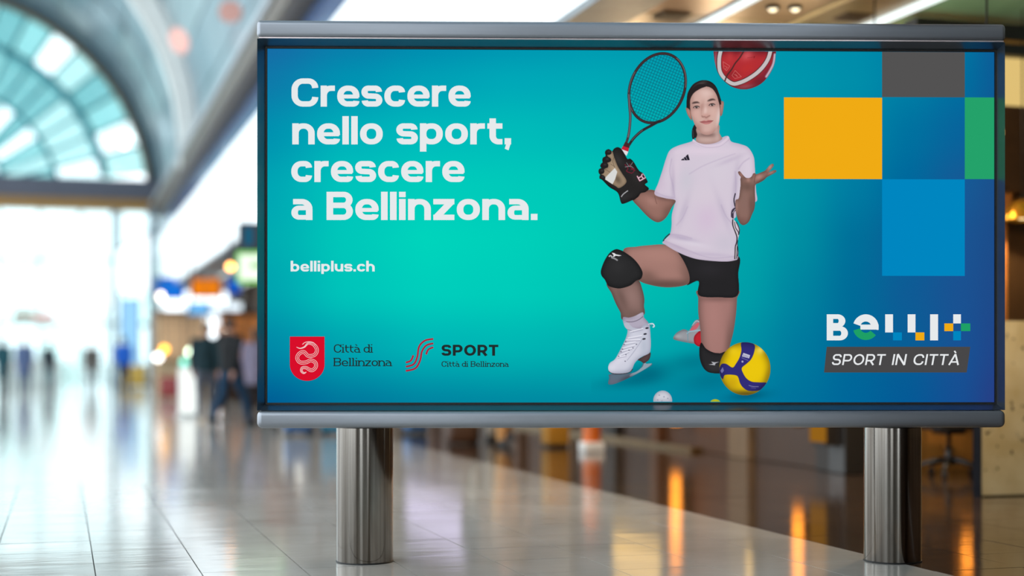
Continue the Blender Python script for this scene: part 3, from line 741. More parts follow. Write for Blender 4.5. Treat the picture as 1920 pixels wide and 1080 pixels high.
    m = fill(HH([(325, 380), (328, 440), (320, 520), (304, 620), (264, 645), (262, 720), (268, 790), (290, 880), (330, 945), (375, 957), (432, 915), (472, 822), (502, 750), (512, 640), (508, 540), (514, 452), (560, 425), (620, 390), (664, 350), (720, 320), (776, 286), (772, 264), (735, 268), (686, 288), (715, 250), (746, 205), (734, 184), (700, 200), (668, 235), (636, 270), (580, 296), (528, 316), (510, 303), (486, 308), (470, 340), (440, 362), (400, 362), (372, 342), (345, 310), (316, 278), (296, 290), (308, 322), (330, 350)]))
    body(m, (140, 106, 97), (88, 66, 60), .75, 5)
    for x, y, rx, ry, c, a, g in ((400, 430, 7, 4, (122, 90, 80), .6, 0), (425, 385, 4, 5, (186, 140, 128), .7, 0), (560, 350, 8, 5, (182, 136, 126), .8, -25), (700, 225, 4, 8, (200, 152, 142), .8, 40), (720, 295, 8, 2.5, (186, 138, 128), .7, -25), (600, 400, 10, 3, (92, 68, 62), .7, -28), (400, 480, 13, 8, (96, 74, 66), .7, 0), (370, 640, 9, 26, (136, 106, 98), .6, 0), (460, 700, 5, 20, (100, 74, 68), .6, 0), (350, 900, 10, 6, (120, 86, 80), .6, 0), (276, 730, 3, 16, (180, 138, 130), .6, 0), (335, 320, 3, 6, (180, 130, 122), .7, -35), (495, 330, 3, 4, (146, 102, 94), .8, 0)):
        tint(m, 1340 + x / 6.75, 280 + y / 6.75, rx, ry, c, a, g)
    put(m * line(HH([(515, 330), (505, 380), (500, 420)]), 1.0), (96, 68, 62), .8, False); put(m * line(HH([(640, 280), (668, 300), (640, 350)]), .8), (120, 82, 76), .7, False)
    # basketball
    cur[0] = 4
    m = fill(BB([(205, 120), (206, 300), (225, 420), (265, 570), (330, 690), (430, 800), (540, 880), (640, 920), (760, 945), (900, 938), (1050, 890), (1180, 810), (1290, 690), (1380, 540), (1430, 400), (1446, 260), (1448, 120), (1300, 20), (350, 20)]))
    m = m * np.clip((GY - 96.0) * CS, 0, 1)
    body(m, (178, 46, 52), (96, 26, 36), .8, 9)
    B = lambda x, y: (1320 + x / 10.8, 80 + y / 10.8)
    for x, y, rx, ry, c, a, g in ((870, 260, 12, 9, (214, 92, 96), .75, -30), (520, 300, 8, 12, (196, 62, 64), .6, 0), (860, 520, 16, 8, (190, 50, 48), .6, -30), (560, 640, 14, 8, (132, 34, 40), .6, 0), (1100, 780, 18, 12, (112, 34, 46), .8, -35), (840, 890, 16, 4, (146, 84, 92), .7, -8), (1260, 600, 8, 14, (120, 40, 60), .6, 30), (240, 380, 3, 22, (186, 110, 124), .7, 0)):
        px, py = B(x, y); tint(m, px, py, rx, ry, c, a, g)
    put(m * blur(line(BB([(1432, 240), (1405, 420), (1340, 560), (1260, 690)]), 4), 1), (206, 206, 222), .85, False)
    for pts, w, c in (([(345, 150), (305, 300), (302, 480), (330, 610), (420, 730), (580, 830), (720, 810), (880, 740), (1060, 620), (1200, 480), (1300, 320), (1350, 150)], 9.4, (64, 40, 42)), ([(342, 150), (310, 300), (306, 480), (334, 610), (424, 732), (580, 832), (720, 812), (880, 742), (1060, 622), (1200, 482), (1300, 322), (1350, 150)], 7.0, (204, 197, 198)), ([(800, 180), (720, 310), (630, 420), (560, 540), (470, 660), (420, 780)], 2.6, (74, 42, 42))):
        put(m * line(BB(pts), w), c, .95, False)
    for pts in ([(385, 385), (520, 475), (455, 570), (400, 520), (385, 385)], [(410, 470), (470, 500), (430, 540)], [(630, 565), (755, 690), (625, 730), (565, 665), (630, 565)], [(610, 640), (680, 690), (640, 640)]):
        put(m * line(BB(pts), .7, False), (226, 150, 140), .7, False)
    put(m * line(BB([(880, 310), (960, 300), (1020, 280)]), .7), (120, 30, 36), .6, False); put(m * line(BB([(1010, 310), (1025, 280)]), 1.2), (100, 24, 30), .7, False)
    # volleyball
    cur[0] = 5
    vx, vy, vr = 1240 + 940 / 6, 580 + 668 / 6, 48.2
    m = ell(vx, vy, 47.8, 49.6)
    body(m, (232, 196, 14), (120, 98, 20), .75, 10)
    for x, y, rx, ry, c, a, g in ((810, 470, 11, 9, (242, 208, 30), .7, 0), (1110, 460, 8, 9, (246, 220, 90), .85, 40), (1050, 650, 20, 20, (236, 200, 16), .7, 0), (800, 820, 14, 14, (196, 156, 20), .6, 0), (960, 950, 30, 6, (92, 78, 28), .8, 0), (1200, 760, 6, 22, (150, 122, 22), .6, 15), (700, 860, 5, 16, (130, 104, 24), .5, -35)):
        tint(m, 1240 + x / 6, 580 + y / 6, rx, ry, c, a, g)
    navy = fill(VV([(905, 372), (960, 366), (1046, 398), (1044, 480), (1010, 560), (960, 610), (905, 660), (920, 720), (960, 780), (1020, 815), (1100, 822), (1185, 830), (1150, 890), (1080, 915), (980, 915), (920, 880), (885, 830), (862, 760), (830, 740), (760, 734), (710, 742), (690, 785), (650, 720), (655, 660), (680, 615), (730, 615), (800, 655), (840, 610), (880, 540), (900, 460), (895, 400)])) * m
    put(navy, (50, 45, 118)); put(navy * np.clip((1 - blur(m, 8)) * 2, 0, 1), (28, 26, 66), .6, False)
    put(m * np.abs(np.gradient(navy)[0]).clip(0, 1) * .5, (30, 26, 60), .5, False)
    put(m * fill(VV([(922, 490), (998, 516), (986, 552), (906, 530)]), False), (206, 206, 220), .95, False)
    for k in range(4):
        put(m * line(VV([(928 + k * 16, 508 + k * 5), (922 + k * 16, 528 + k * 5)]), 1.0, False), (70, 66, 130), .7, False)
    put(m * line(VV([(905, 545), (975, 575)]), 1.2, False), (130, 130, 180), .7, False); put(m * ell(1240 + 912 / 6, 580 + 588 / 6, 1.9, 1.9), (200, 200, 214), .8, False)
    put(m * line(VV([(985, 856), (1030, 868), (1092, 870)]), .9), (190, 190, 210), .7, False); put(m * line(VV([(1010, 882), (1060, 888)]), .7), (150, 150, 190), .6, False)
    put(m * fill(VV([(664, 690), (690, 650), (704, 690), (680, 720)]), False), (140, 140, 190), .7, False)
    # the two small balls on the bottom edge
    cur[0] = 6
    m = ell(1242.5, 751, 17.6, 18.6) * np.clip((CYB - GY) * CS, 0, 1)
    body(m, (206, 207, 217), (150, 154, 170), .7, 5)
    for x, y in ((1236, 741), (1245, 744), (1252, 747), (1233, 750), (1241, 752)):
        put(m * ell(x, y, 1.5, 1.3), (150, 150, 168), .8, False)
    cur[0] = 7
    m = ell(1341, 756.5, 10, 8.0) * np.clip((CYB - GY) * CS, 0, 1)
    body(m, (206, 206, 40), (150, 160, 30), .6, 3)
    tot = np.where((tot > .004), tot, 0)
    ids[(ids == 0) & (tot > 0)] = 1
    return col, ids, tot
CYB = 753.5
# ================================================================ THE ADVERTISING DISPLAY
YL, YR_ = 7.50, 7.59
XL, XR = (481 - PPX) * YL / FPX, (1884 - PPX) * YR_ / FPX
PSI = math.atan2(YR_ - YL, XR - XL)
FD_ = .075                                     # how deep the screen sits behind the front of the frame
DC = Vector(((XL + XR) / 2, (YL + YR_) / 2 + FD_, 0)); DW = (XR - XL) / math.cos(PSI)
display = thing('advertising_display', 'wide steel-framed advertising screen on two round steel posts, showing a kneeling athlete', 'display', DC, PSI)
cps, sps = math.cos(PSI), math.sin(PSI)

def D(px, py, off=0.0):
    """point of the display's face seen at a photo pixel, in the display's own axes; off = height above the face"""
    rx, rz = (px - PPX) / FPX, -(py - HOR) / FPX
    k = (DC.y * cps - DC.x * sps) / (cps - rx * sps)
    w = Vector((rx * k, k, EYE + rz * k)) - DC
    return Vector((w.x * cps + w.y * sps, -off, w.z))

HX = DW / 2
ZT, ZB = 2.756, .707
ZR0, ZR1 = 2.668, .796                         # inner edges of the rails
sx0, sx1 = D(501.5, 400).x, D(1864, 400).x
sz1, sz0 = (D(501, 90).z + D(1864, 99.5).z) / 2, (D(503, 752).z + D(1862, 757).z) / 2
RAIL = mat('brushed_grey_rail', (150, 154, 162), .34, .75, .06, 3, stretch=(.2, 8, 8))
DARKM = mat('glossy_steel_bezel', (118, 124, 130), .3, .9, .05)
BLACK = mat('black_gasket', (10, 11, 13), .5)
def rbox(x0, x1, y0, y1, z0, z1, r, seg=4):
    bm = bmesh.new(); bmesh.ops.create_cube(bm, size=1)
    for p in bm.verts:
        p.co = Vector(((x0 + x1) / 2 + p.co.x * (x1 - x0), (y0 + y1) / 2 + p.co.y * (y1 - y0), (z0 + z1) / 2 + p.co.z * (z1 - z0)))
    bmesh.ops.bevel(bm, geom=list(bm.edges), offset=r, segments=seg, affect='EDGES', profile=.5)
    return MB().bm(bm, True)
def auto(o, deg=35):
    m = o.modifiers.new('smooth', 'EDGE_SPLIT'); m.split_angle = math.radians(deg); return o
part('cabinet', MB().box(-HX + .004, HX - .004, .004, .34, ZB + .01, ZT - .01, .006), mat('cabinet_steel', (96, 98, 104), .4, .6), display)
auto(part('top_rail', rbox(-HX, HX, -.092, .36, ZR0, ZT, .022), RAIL, display))
auto(part('bottom_rail', rbox(-HX, HX, -.092, .36, ZB, ZR1, .028), RAIL, display))
part('rail_edge', MB().box(-HX + .012, HX - .012, -.088, -.06, ZR0 - .004, ZR0 + .002), mat('bright_edge', (210, 196, 196), .3, .8), display)  # pale strip painting the highlight along the rail's lower edge
# bezel: four strips that slope down to the screen
ox, oz0, oz1, yo, yi, gk = HX - .002, ZR1, ZR0 - .004, -.078, -.012, .009
ix0, ix1, iz0, iz1 = sx0 - gk, sx1 + gk, sz0 - gk, sz1 + gk
for q in ([(-ox, oz1), (-ox, oz0), (ix0, iz0), (ix0, iz1)], [(ox, oz0), (ox, oz1), (ix1, iz1), (ix1, iz0)], [(ox, oz1), (-ox, oz1), (ix0, iz1), (ix1, iz1)], [(-ox, oz0), (ox, oz0), (ix1, iz0), (ix0, iz0)]):
    vs = [(q[0][0], yo, q[0][1]), (q[1][0], yo, q[1][1]), (q[2][0], yi, q[2][1]), (q[3][0], yi, q[3][1])]
    vs += [(p[0], .01, p[2]) for p in vs]
    part('bezel', MB().add(vs, [(0, 1, 2, 3), (7, 6, 5, 4), (0, 4, 5, 1), (1, 5, 6, 2), (2, 6, 7, 3), (3, 7, 4, 0)]), DARKM, display)
for x0, x1, z0, z1 in ((ix0, sx0, iz0, iz1), (sx1, ix1, iz0, iz1), (sx0, sx1, sz1, iz1), (sx0, sx1, iz0, sz0)):
    part('gasket', MB().box(x0, x1, -.0125, .004, z0, z1), BLACK, display)

def attr_glow(name):
    m = bpy.data.materials.new(name); m.use_nodes = True; N, L = m.node_tree.nodes, m.node_tree.links
    N.remove(N['Principled BSDF']); e = N.new('ShaderNodeEmission'); a = N.new('ShaderNodeAttribute'); a.attribute_name = 'ink'
    L.new(a.outputs['Color'], e.inputs[0]); L.new(e.outputs[0], N['Material Output'].inputs[0])
    return m
SCREENM = attr_glow('screen_picture')

def np_mesh(name, co, quads, cols):
    me = bpy.data.meshes.new(name); n, q = len(co), len(quads)
    me.vertices.add(n); me.vertices.foreach_set('co', co.astype(np.float32).ravel())
    me.loops.add(q * 4); me.loops.foreach_set('vertex_index', quads.astype(np.int32).ravel())
    me.polygons.add(q); me.polygons.foreach_set('loop_start', np.arange(0, q * 4, 4, dtype=np.int32)); me.polygons.foreach_set('loop_total', np.full(q, 4, np.int32))
    me.update(calc_edges=True)
    a = me.color_attributes.new('ink', 'FLOAT_COLOR', 'POINT')
    c = np.clip(cols, 0, 1); c = np.where(c <= .04045, c / 12.92, ((c + .055) / 1.055) ** 2.4)
    a.data.foreach_set('color', np.concatenate([c, np.ones((n, 1))], 1).astype(np.float32).ravel())
    me.materials.append(SCREENM); me.validate()
    return me

def Dn(px, py, off):
    rx, rz = (px - PPX) / FPX, -(py - HOR) / FPX
    k = (DC.y * cps - DC.x * sps) / (cps - rx * sps)
    wx, wy = rx * k - DC.x, k - DC.y
    return np.stack([wx * cps + wy * sps, np.full_like(wx, -off), EYE + rz * k], -1)

# the screen itself: a panel whose face carries the colour field
gx, gz = 150, 76
U, V = np.meshgrid(np.linspace(sx0, sx1, gx + 1), np.linspace(sz0, sz1, gz + 1))
wx, wy = U * cps + DC.x, U * sps + DC.y
PXs, PYs = PPX + wx / wy * FPX, HOR - (V - EYE) / wy * FPX
co = np.stack([U, np.zeros_like(U), V], -1).reshape(-1, 3)
idx = np.arange((gx + 1) * (gz + 1)).reshape(gz + 1, gx + 1)
quads = np.stack([idx[:-1, :-1], idx[:-1, 1:], idx[1:, 1:], idx[1:, :-1]], -1).reshape(-1, 4)
screen = link('screen', np_mesh('screen', co, quads, poster_bg(PXs, PYs).reshape(-1, 3)), display)
screen['label'] = 'glowing teal-to-blue screen face'

# the printed athlete, racket, glove and balls
fcol, fids, ftot = paint_figure()
names = {1: ('printed_athlete', 'picture of a kneeling athlete in a pale pink shirt'), 2: ('printed_racket', 'picture of a dark tennis racket'), 3: ('printed_glove', 'picture of a black and tan padded glove'),
         4: ('printed_basketball', 'picture of a red and white basketball'), 5: ('printed_volleyball', 'picture of a yellow and navy volleyball'), 6: ('printed_floorball', 'picture of a white ball cut by the lower edge'), 7: ('printed_tennis_ball', 'picture of a yellow-green ball cut by the lower edge')}
P3 = Dn(GX.astype(float), GY.astype(float), .0016)
idx = np.arange(CH * CW).reshape(CH, CW)
Q = np.stack([idx[:-1, :-1], idx[1:, :-1], idx[1:, 1:], idx[:-1, 1:]], -1).reshape(-1, 4)
act = (ftot > 0).ravel(); fid = fids.ravel()
qa = act[Q].any(1); qz = P3.reshape(-1, 3)[Q][:, :, 2]
qa &= (qz.min(1) > sz0) & (qz.max(1) < sz1)
qid = fid[Q].max(1)
for k, (nm, lab) in names.items():
    sel = Q[qa & (qid == k)]
    if not len(sel):
        continue
    u, inv = np.unique(sel, return_inverse=True)
    link(nm, np_mesh(nm, P3.reshape(-1, 3)[u], inv.reshape(-1, 4), fcol.reshape(-1, 3)[u]), screen)['label'] = lab

# ---------------------------------------------------------------- flat print: shapes and lettering in photo pixels
class Flat:
    def __init__(self, off=.001):
        self.v, self.f, self.off = [], [], off
    def poly(self, pts):
        o = len(self.v); self.v += [D(x, y, self.off) for x, y in pts]; self.f.append(tuple(range(o, o + len(pts))))
        return self
    def rect(self, x0, y0, x1, y1):
        return self.poly([(x0, y0), (x0, y1), (x1, y1), (x1, y0)])
    def strip(self, pts, V, H=None, closed=False, fn=None):
        """stroke through points; V = thickness of upright strokes, H = of level strokes"""
        H = H or V; p = np.array(pts, float)
        keep = [0] + [i for i in range(1, len(p)) if np.linalg.norm(p[i] - p[i - 1]) > 1e-3]; p = p[keep]
        if closed and np.linalg.norm(p[0] - p[-1]) < 1e-3:
            p = p[:-1]
        n = len(p)
        nxt = np.roll(p, -1, 0) - p; prv = p - np.roll(p, 1, 0)
        if not closed:
            nxt[-1] = prv[-1]; prv[0] = nxt[0]
        nx = nxt / np.linalg.norm(nxt, axis=1)[:, None]; pv = prv / np.linalg.norm(prv, axis=1)[:, None]
        n1 = np.stack([-nx[:, 1], nx[:, 0]], 1); n0 = np.stack([-pv[:, 1], pv[:, 0]], 1)
        m = n0 + n1; m /= np.maximum(np.linalg.norm(m, axis=1), 1e-6)[:, None]
        m /= np.maximum((m * n1).sum(1), .5)[:, None]
        d = m * np.array([V / 2, H / 2])
        a, b = p + d, p - d
        fn = fn or (lambda q: q)
        o = len(self.v)
        for i in range(n):
            self.v += [D(*fn(a[i]), self.off), D(*fn(b[i]), self.off)]
        for i in range(n if closed else n - 1):
            j = (i + 1) % n
            self.f.append((o + 2 * i, o + 2 * i + 1, o + 2 * j + 1, o + 2 * j))
        return self
    def build(self, name, m, label=None):
        mb = MB(); mb.v, mb.f, mb.sm = self.v, self.f, [False] * len(self.f)
        o = part(name, mb, m, screen)
        if label:
            o['label'] = label
        return o

def rnd(pts, r, closed=False, n=7):
    """polyline with rounded corners"""
    P = [np.array(p, float) for p in pts]; out = []; m = len(P)
    for i in range(m):
        if not closed and i in (0, m - 1):
            out.append(P[i]); continue
        a, b, c = P[i - 1], P[i], P[(i + 1) % m]
        la, lc = np.linalg.norm(a - b), np.linalg.norm(c - b)
        k = min(r, la * (.5 if (closed or i > 1) else 1), lc * (.5 if (closed or i < m - 2) else 1))
        s, e = b + (a - b) / la * k, b + (c - b) / lc * k
        for q in range(n + 1):
            t = q / n; w = .707
            den = (1 - t) ** 2 + 2 * w * t * (1 - t) + t * t
            out.append(((1 - t) ** 2 * s + 2 * w * t * (1 - t) * b + t * t * e) / den)
    return out

class Face:
    """a drawn alphabet: x-height X, ascender A, stroke widths V (upright) and H (level), corner radius R, slab serifs or not"""
    def __init__(self, X, A, V, H, R, wid=1.0, slab=0.0, gap=4.0, space=16.0, desc=13.5):
        self.X, self.A, self.V, self.H, self.R, self.w, self.slab, self.gap, self.space, self.desc = X, A, V, H, R, wid, slab, gap, space, desc
    def glyph(self, ch):
        X, A, V, H, R = self.X, self.A, self.V, self.H, self.R
        v, h = V / 2, H / 2; q = self.w * X; S = []; RC = R * 1.15
        def st_(pts, r=R, closed=False, vv=None, hh=None):
            S.append((rnd(pts, r, closed) if r else [np.array(p, float) for p in pts], vv or V, hh or H, closed))
        def slab(x, y, half=None):
            if self.slab:
                hl = half or self.slab; yy = y + h * .8 if y <= 0 else y - h * .8
                S.append(([np.array((x - hl - v * .6, yy)), np.array((x + hl + v * .6, yy))], V, H * .85, False))
        if ch == 'o':
            W = 1.05 * q; st_([(v, h), (W - v, h), (W - v, X - h), (v, X - h)], closed=True)
        elif ch == 'c':
            W = .99 * q; st_([(W - v, X * .68), (W - v, X - h), (v, X - h), (v, h), (W - v, h), (W - v, X * .32)])
        elif ch == 'e':
            W = 1.06 * q; st_([(W - v, X * .44), (W - v, X - h), (v, X - h), (v, h), (W - v, h), (W - v, X * .27)]); st_([(v, X * .48), (W - v * .3, X * .48)], 0, hh=H * .72)
        elif ch == 's':
            W = .97 * q; r = R * .8; st_([(W - v, X * .70), (W - v, X - h), (v * .9, X - h), (v * .9, X * .515), (W - v * .9, X * .485), (W - v * .9, h), (v, h), (v, X * .29)], r)
        elif ch in 'nhm':
            W = 1.04 * q; top = A if ch == 'h' else X; st_([(v, 0), (v, top)], 0); st_([(v, X * .5), (v, X - h), (W - v, X - h), (W - v, 0)]); slab(v, 0); slab(W - v, 0); slab(v - self.slab * .5, top, self.slab * .5)
        elif ch == 'u':
            W = 1.04 * q; st_([(W - v, 0), (W - v, X)], 0); st_([(v, X), (v, h), (W - v, h), (W - v, X * .5)])
        elif ch == 'r':
            W = .68 * q; st_([(v, 0), (v, X)], 0); st_([(v, X * .5), (v, X - h), (W, X - h)]); slab(v, 0)
        elif ch in 'pbd':
            W = 1.06 * q; x = W - v if ch == 'd' else v
            st_([(x, -self.desc if ch == 'p' else 0), (x, X if ch == 'p' else A)], 0); st_([(v, h), (W - v, h), (W - v, X - h), (v, X - h)], closed=True); slab(x - self.slab * .5, A, self.slab * .5) if ch != 'p' else None
            slab(W, 0, self.slab * .5) if ch == 'd' else None
        elif ch in 'li':
            W = V; st_([(v, 0), (v, A if ch == 'l' else X)], 0); slab(v, 0); slab(v - self.slab * .5, A if ch == 'l' else X, self.slab * .5)
            if ch == 'i':
                st_([(v, A - H * 1.0), (v, A)], 0, vv=V * (1.0 if not self.slab else 1.15))
            if self.slab:
                W = V + self.slab * 1.1; S = [([p + np.array((self.slab * .55, 0)) for p in a], b, c, d) for a, b, c, d in S]
        elif ch == 't':
            W = .70 * q; x = v + q * .10; st_([(x, A * .92), (x, h), (W, h)], R * .8); st_([(0, X - h), (W, X - h)], 0)
        elif ch in 'aà':
            W = .96 * q; st_([(v * .5, X - h), (W - v, X - h), (W - v, 0)]); st_([(W - v, X * .575), (v, X * .575), (v, h), (W - v, h)], R * .6, hh=H * .86); slab(W, 0, self.slab * .5)
            if ch == 'à':
                st_([(W * .22, A), (W * .55, X + H * 1.2)], 0, vv=V * 1.1, hh=H * .5)
        elif ch == 'z':
            W = .96 * q; st_([(0, X - h), (W, X - h)], 0); st_([(0, h), (W, h)], 0); st_([(v * .9, h), (W - v * .9, X - h)], 0, vv=V * 1.15)
        elif ch == '.':
            W = V * .95; st_([(W / 2, 0), (W / 2, H * 1.15)], 0)
        elif ch == ',':
            W = V * .95; st_([(W / 2, 0), (W / 2, H * 1.15)], 0); st_([(W * .62, H * .2), (W * .30, -H * .95)], 0, vv=V * .62)
        elif ch == 'C':
            W = 1.28 * q; st_([(W - v, A * .66), (W - v, A - h), (v, A - h), (v, h), (W - v, h), (W - v, A * .34)], RC)
            if self.slab:
                st_([(W - v * .5, A), (W - v * .5, A * .68)], 0, vv=V * .7)
        elif ch == 'O':
            W = 1.34 * q; st_([(v, h), (W - v, h), (W - v, A - h), (v, A - h)], RC * 1.1, True)
        elif ch == 'B':
            W = 1.20 * q; st_([(v, 0), (v, A)], 0); st_([(v, A - h), (W - v * 1.1, A - h), (W - v * 1.1, A * .52), (v, A * .52)], R * .8); st_([(v, A * .52), (W - v, A * .52), (W - v, h), (v, h)], R * .85); slab(v, 0, self.slab * .7); slab(v, A, self.slab * .7)
        elif ch == 'S':
            W = 1.10 * q; st_([(W - v, A * .72), (W - v, A - h), (v, A - h), (v, A * .52), (W - v, A * .48), (W - v, h), (v, h), (v * .8, A * .27)], R)
        elif ch in 'PR':
            W = 1.12 * q; st_([(v, 0), (v, A)], 0); st_([(v, A - h), (W - v, A - h), (W - v, A * .40), (v, A * .40)], R)
            if ch == 'R':
                st_([(W * .52, A * .42), (W - v * .7, 0)], 0, vv=V * 1.05)
        elif ch == 'T':
            W = 1.08 * q; st_([(W / 2, 0), (W / 2, A)], 0); st_([(0, A - h), (W, A - h)], 0)
        elif ch == 'I':
            W = V; st_([(v, 0), (v, A)], 0)
        elif ch == 'N':
            W = 1.26 * q; st_([(v, 0), (v, A)], 0); st_([(W - v, 0), (W - v, A)], 0); st_([(v * .9, A), (W - v * .9, 0)], 0, vv=V * 1.2)
        elif ch in 'AÀ':
            W = 1.26 * q; st_([(v * .5, 0), (W / 2, A)], 0); st_([(W / 2, A), (W - v * .5, 0)], 0); st_([(W * .2, A * .28), (W * .8, A * .28)], 0, hh=H * .9)
            if ch == 'À':
                st_([(W * .34, A * 1.3), (W * .52, A * 1.1)], 0, vv=V, hh=H * .6)
        else:
            W = self.space
        return S, W
    def text(self, s, x0, x1, base, m, name, label=None, shear=0.0, off=.001):
        adv, G = 0.0, []
        for k, ch in enumerate(s):
            g, w = self.glyph(ch); G.append((g, adv)); adv += w + self.gap
        k = (x1 - x0) / (adv - self.gap)
        for g, a in G:
            if not g:
                continue
            fl = Flat(off)
            for pts, vv, hh, closed in g:
                fn = lambda q, a=a: (x0 + (q[0] + a) * k + q[1] * shear, base - q[1])
                fl.strip(pts, vv, hh, closed, fn)
            fl.build('letter', m)

INK_W, INK_K, INK_G = glow('ink_white', (231, 234, 236)), glow('ink_black', (32, 44, 44)), glow('ink_grey', (72, 71, 72))
INK_Y, INK_GR, INK_B, INK_R = glow('ink_amber', (240, 171, 20)), glow('ink_green', (30, 160, 102)), glow('ink_blue', (0, 134, 192)), glow('ink_red', (216, 14, 42))
big = Face(39.5, 53, 12.1, 10.1, 13.5, 1.02, 0, 4.4, 17)
big.text('Crescere', 546.6, 882.6, 200, INK_W, 'headline_lettering', 'white headline line reading Crescere')
big.text('nello sport,', 548, 958, 270.8, INK_W, 'headline_lettering', 'white headline line reading nello sport,')
big.text('crescere', 546.2, 871, 341.4, INK_W, 'headline_lettering', 'white headline line reading crescere')
big.text('a Bellinzona.', 546.4, 1007.4, 412.6, INK_W, 'headline_lettering', 'white headline line reading a Bellinzona.')
Face(14.2, 20, 4.4, 3.6, 4.8, 1.0, 0, 2.0, 6, 4.6).text('belliplus.ch', 545, 702.6, 509, INK_W, 'web_address_lettering', 'white web address belliplus.ch')
slab = Face(10.8, 15.6, 2.1, 1.7, 5.2, .92, 1.9, 1.0, 4.6)
slab.text('Città di', 626, 699, 661.2, INK_K, 'city_lettering', 'dark lettering Città di'); slab.text('Bellinzona', 626, 733.8, 686.6, INK_K, 'city_lettering', 'dark lettering Bellinzona')
Face(15, 20.6, 5.0, 4.4, 7.6, 1.0, 0, 2.6, 8).text('SPORT', 828, 934.4, 667, INK_K, 'sport_lettering', 'bold dark lettering SPORT')
Face(7.4, 10.6, 1.6, 1.3, 3.6, .92, 1.3, .8, 3.2).text('Città di Bellinzona', 828, 953, 687.8, INK_K, 'city_lettering', 'small dark lettering Città di Bellinzona')
# coloured fields
def field(name, x0, y0, x1, y1, m, lab):
    a, b = D(x0, y0, .001), D(x1, y1, .001)
    x_1, z_1 = min(b.x, sx1 - .0005), min(a.z, sz1 - .0005)
    o = part(name, MB().add([(a.x, -.001, z_1), (a.x, -.001, b.z), (x_1, -.001, b.z), (x_1, -.001, z_1)], [(0, 1, 2, 3)]), m, screen); o['label'] = lab
field('colour_field', 1653.8, 90, 1808.8, 182.6, glow('ink_dark_grey', (83, 82, 82)), 'dark grey square at the top')
field('colour_field', 1469.8, 182.6, 1653.8, 336, INK_Y, 'amber rectangle'); field('colour_field', 1808.8, 182.6, 1875, 336, glow('ink_leaf_green', (36, 162, 106)), 'green rectangle at the edge')
field('colour_field', 1653.8, 336, 1808.8, 517.4, INK_B, 'bright blue rectangle')
# crest
z5 = lambda x, y: (500 + x / 3.84, 560 + y / 3.84)
sh = [(167, 273), (167, 470)] + [(292 - 125 * math.cos(a), 475 + 117 * math.sin(a)) for a in np.linspace(.12, math.pi - .12, 18)] + [(417, 470), (417, 273)]
Flat().poly([z5(*p) for p in sh]).build('city_crest', INK_R, 'red shield with a coiled white serpent')
sn = [(215, 348), (240, 358), (272, 348), (300, 322), (340, 332), (362, 368), (346, 404), (300, 412), (268, 384), (235, 396), (220, 428), (240, 458), (285, 458), (318, 444), (352, 462), (352, 496), (322, 516), (286, 498), (258, 498), (250, 520), (268, 536), (286, 528)]
spts = smooth([z5(*p) for p in sn], 6, False)
for dd, w in ((-2.3, .95), (0, .95), (2.3, .95)):
    p = np.array(spts); tn = np.gradient(p, axis=0); tn /= np.linalg.norm(tn, axis=1)[:, None]
    env = np.interp(np.arange(len(p)), [0, 14, 26, 95, 118, len(p) - 1], [0, .35, 1, 1, .5, 0])[:, None]
    Flat(.0018).strip(p + np.stack([-tn[:, 1], tn[:, 0]], 1) * dd * env * 1.25, w).build('crest_serpent', glow('ink_pale_pink', (238, 206, 206)))
Flat(.0018).strip(smooth([z5(*p) for p in ((258, 330), (275, 316), (304, 310), (335, 316), (352, 332))], 6, False), 1.2).build('crest_serpent', glow('ink_pale_pink', (238, 206, 206)))
for q in ([(1002, 460), (1038, 446), (1056, 408)], [(1002, 490), (1058, 472), (1084, 420), (1098, 345), (1140, 302), (1200, 290)], [(1002, 520), (1072, 500), (1106, 440), (1118, 380), (1150, 336), (1200, 322)], [(1148, 402), (1164, 366), (1200, 350)]):
    Flat().strip(smooth([z5(*p) for p in q], 8, False), 3.4).build('wave_logo', glow('ink_crimson', (170, 40, 62)), 'red line of the flowing logo')
# corner logo
z4 = lambda x, y: (1500 + x / 4.155, 560 + y / 4.155)
def sq(f, x0, y0, x1, y1):
    return f.rect(*z4(x0, y0), *z4(x1, y1))
f = Flat()
f.strip([z4(233, 122), z4(233, 325)], 50 / 4.155)
for a, b, w, r in ((122, 226, 352, 9), (214, 325, 372, 11)):
    f.strip(rnd([z4(230, a + 18), z4(w - 25, a + 18), z4(w - 25, b - 18), z4(230, b - 18)], r), 52 / 4.155, 36 / 4.155)
f.build('letter', INK_W)
ring = lambda a0, a1, n=26: [z4(512 + 72 * math.cos(math.radians(a)), 222 - 72 * math.sin(math.radians(a))) for a in np.linspace(a0, a1, n)]
f = Flat(); f.strip(ring(-14, 164), 56 / 4.155); sq(f, 470, 202, 612, 241); f.build('letter', INK_W)
Flat(.0013).strip(ring(194, 322), 56 / 4.155).build('letter', INK_GR)
for x0, y0, x1, y1, m in ((663, 122, 724, 263, INK_W), (838, 122, 899, 263, INK_W), (1013, 122, 1075, 325, INK_W), (1193, 122, 1253, 193, INK_W), (1253, 193, 1326, 253, INK_GR), (724, 263, 793, 325, INK_B),
                          (1193, 253, 1253, 325, INK_B), (899, 263, 968, 325, INK_Y), (1124, 193, 1193, 253, INK_Y)):
    sq(Flat(.0013), x0, y0, x1, y1).build('logo_block', m)
Flat().poly([z4(*p) for p in ((208, 375), (187, 575), (1298, 575), (1326, 375))]).build('logo_banner', INK_G, 'dark grey slanted banner')
Face(15.0, 20.4, 3.2, 2.9, 7.0, 1.0, 0, 3.2, 8).text('SPORT IN CITTÀ', 1559, 1797, 684.4, INK_W, 'banner_lettering', 'white slanted lettering SPORT IN CITTÀ', .18, .0018)

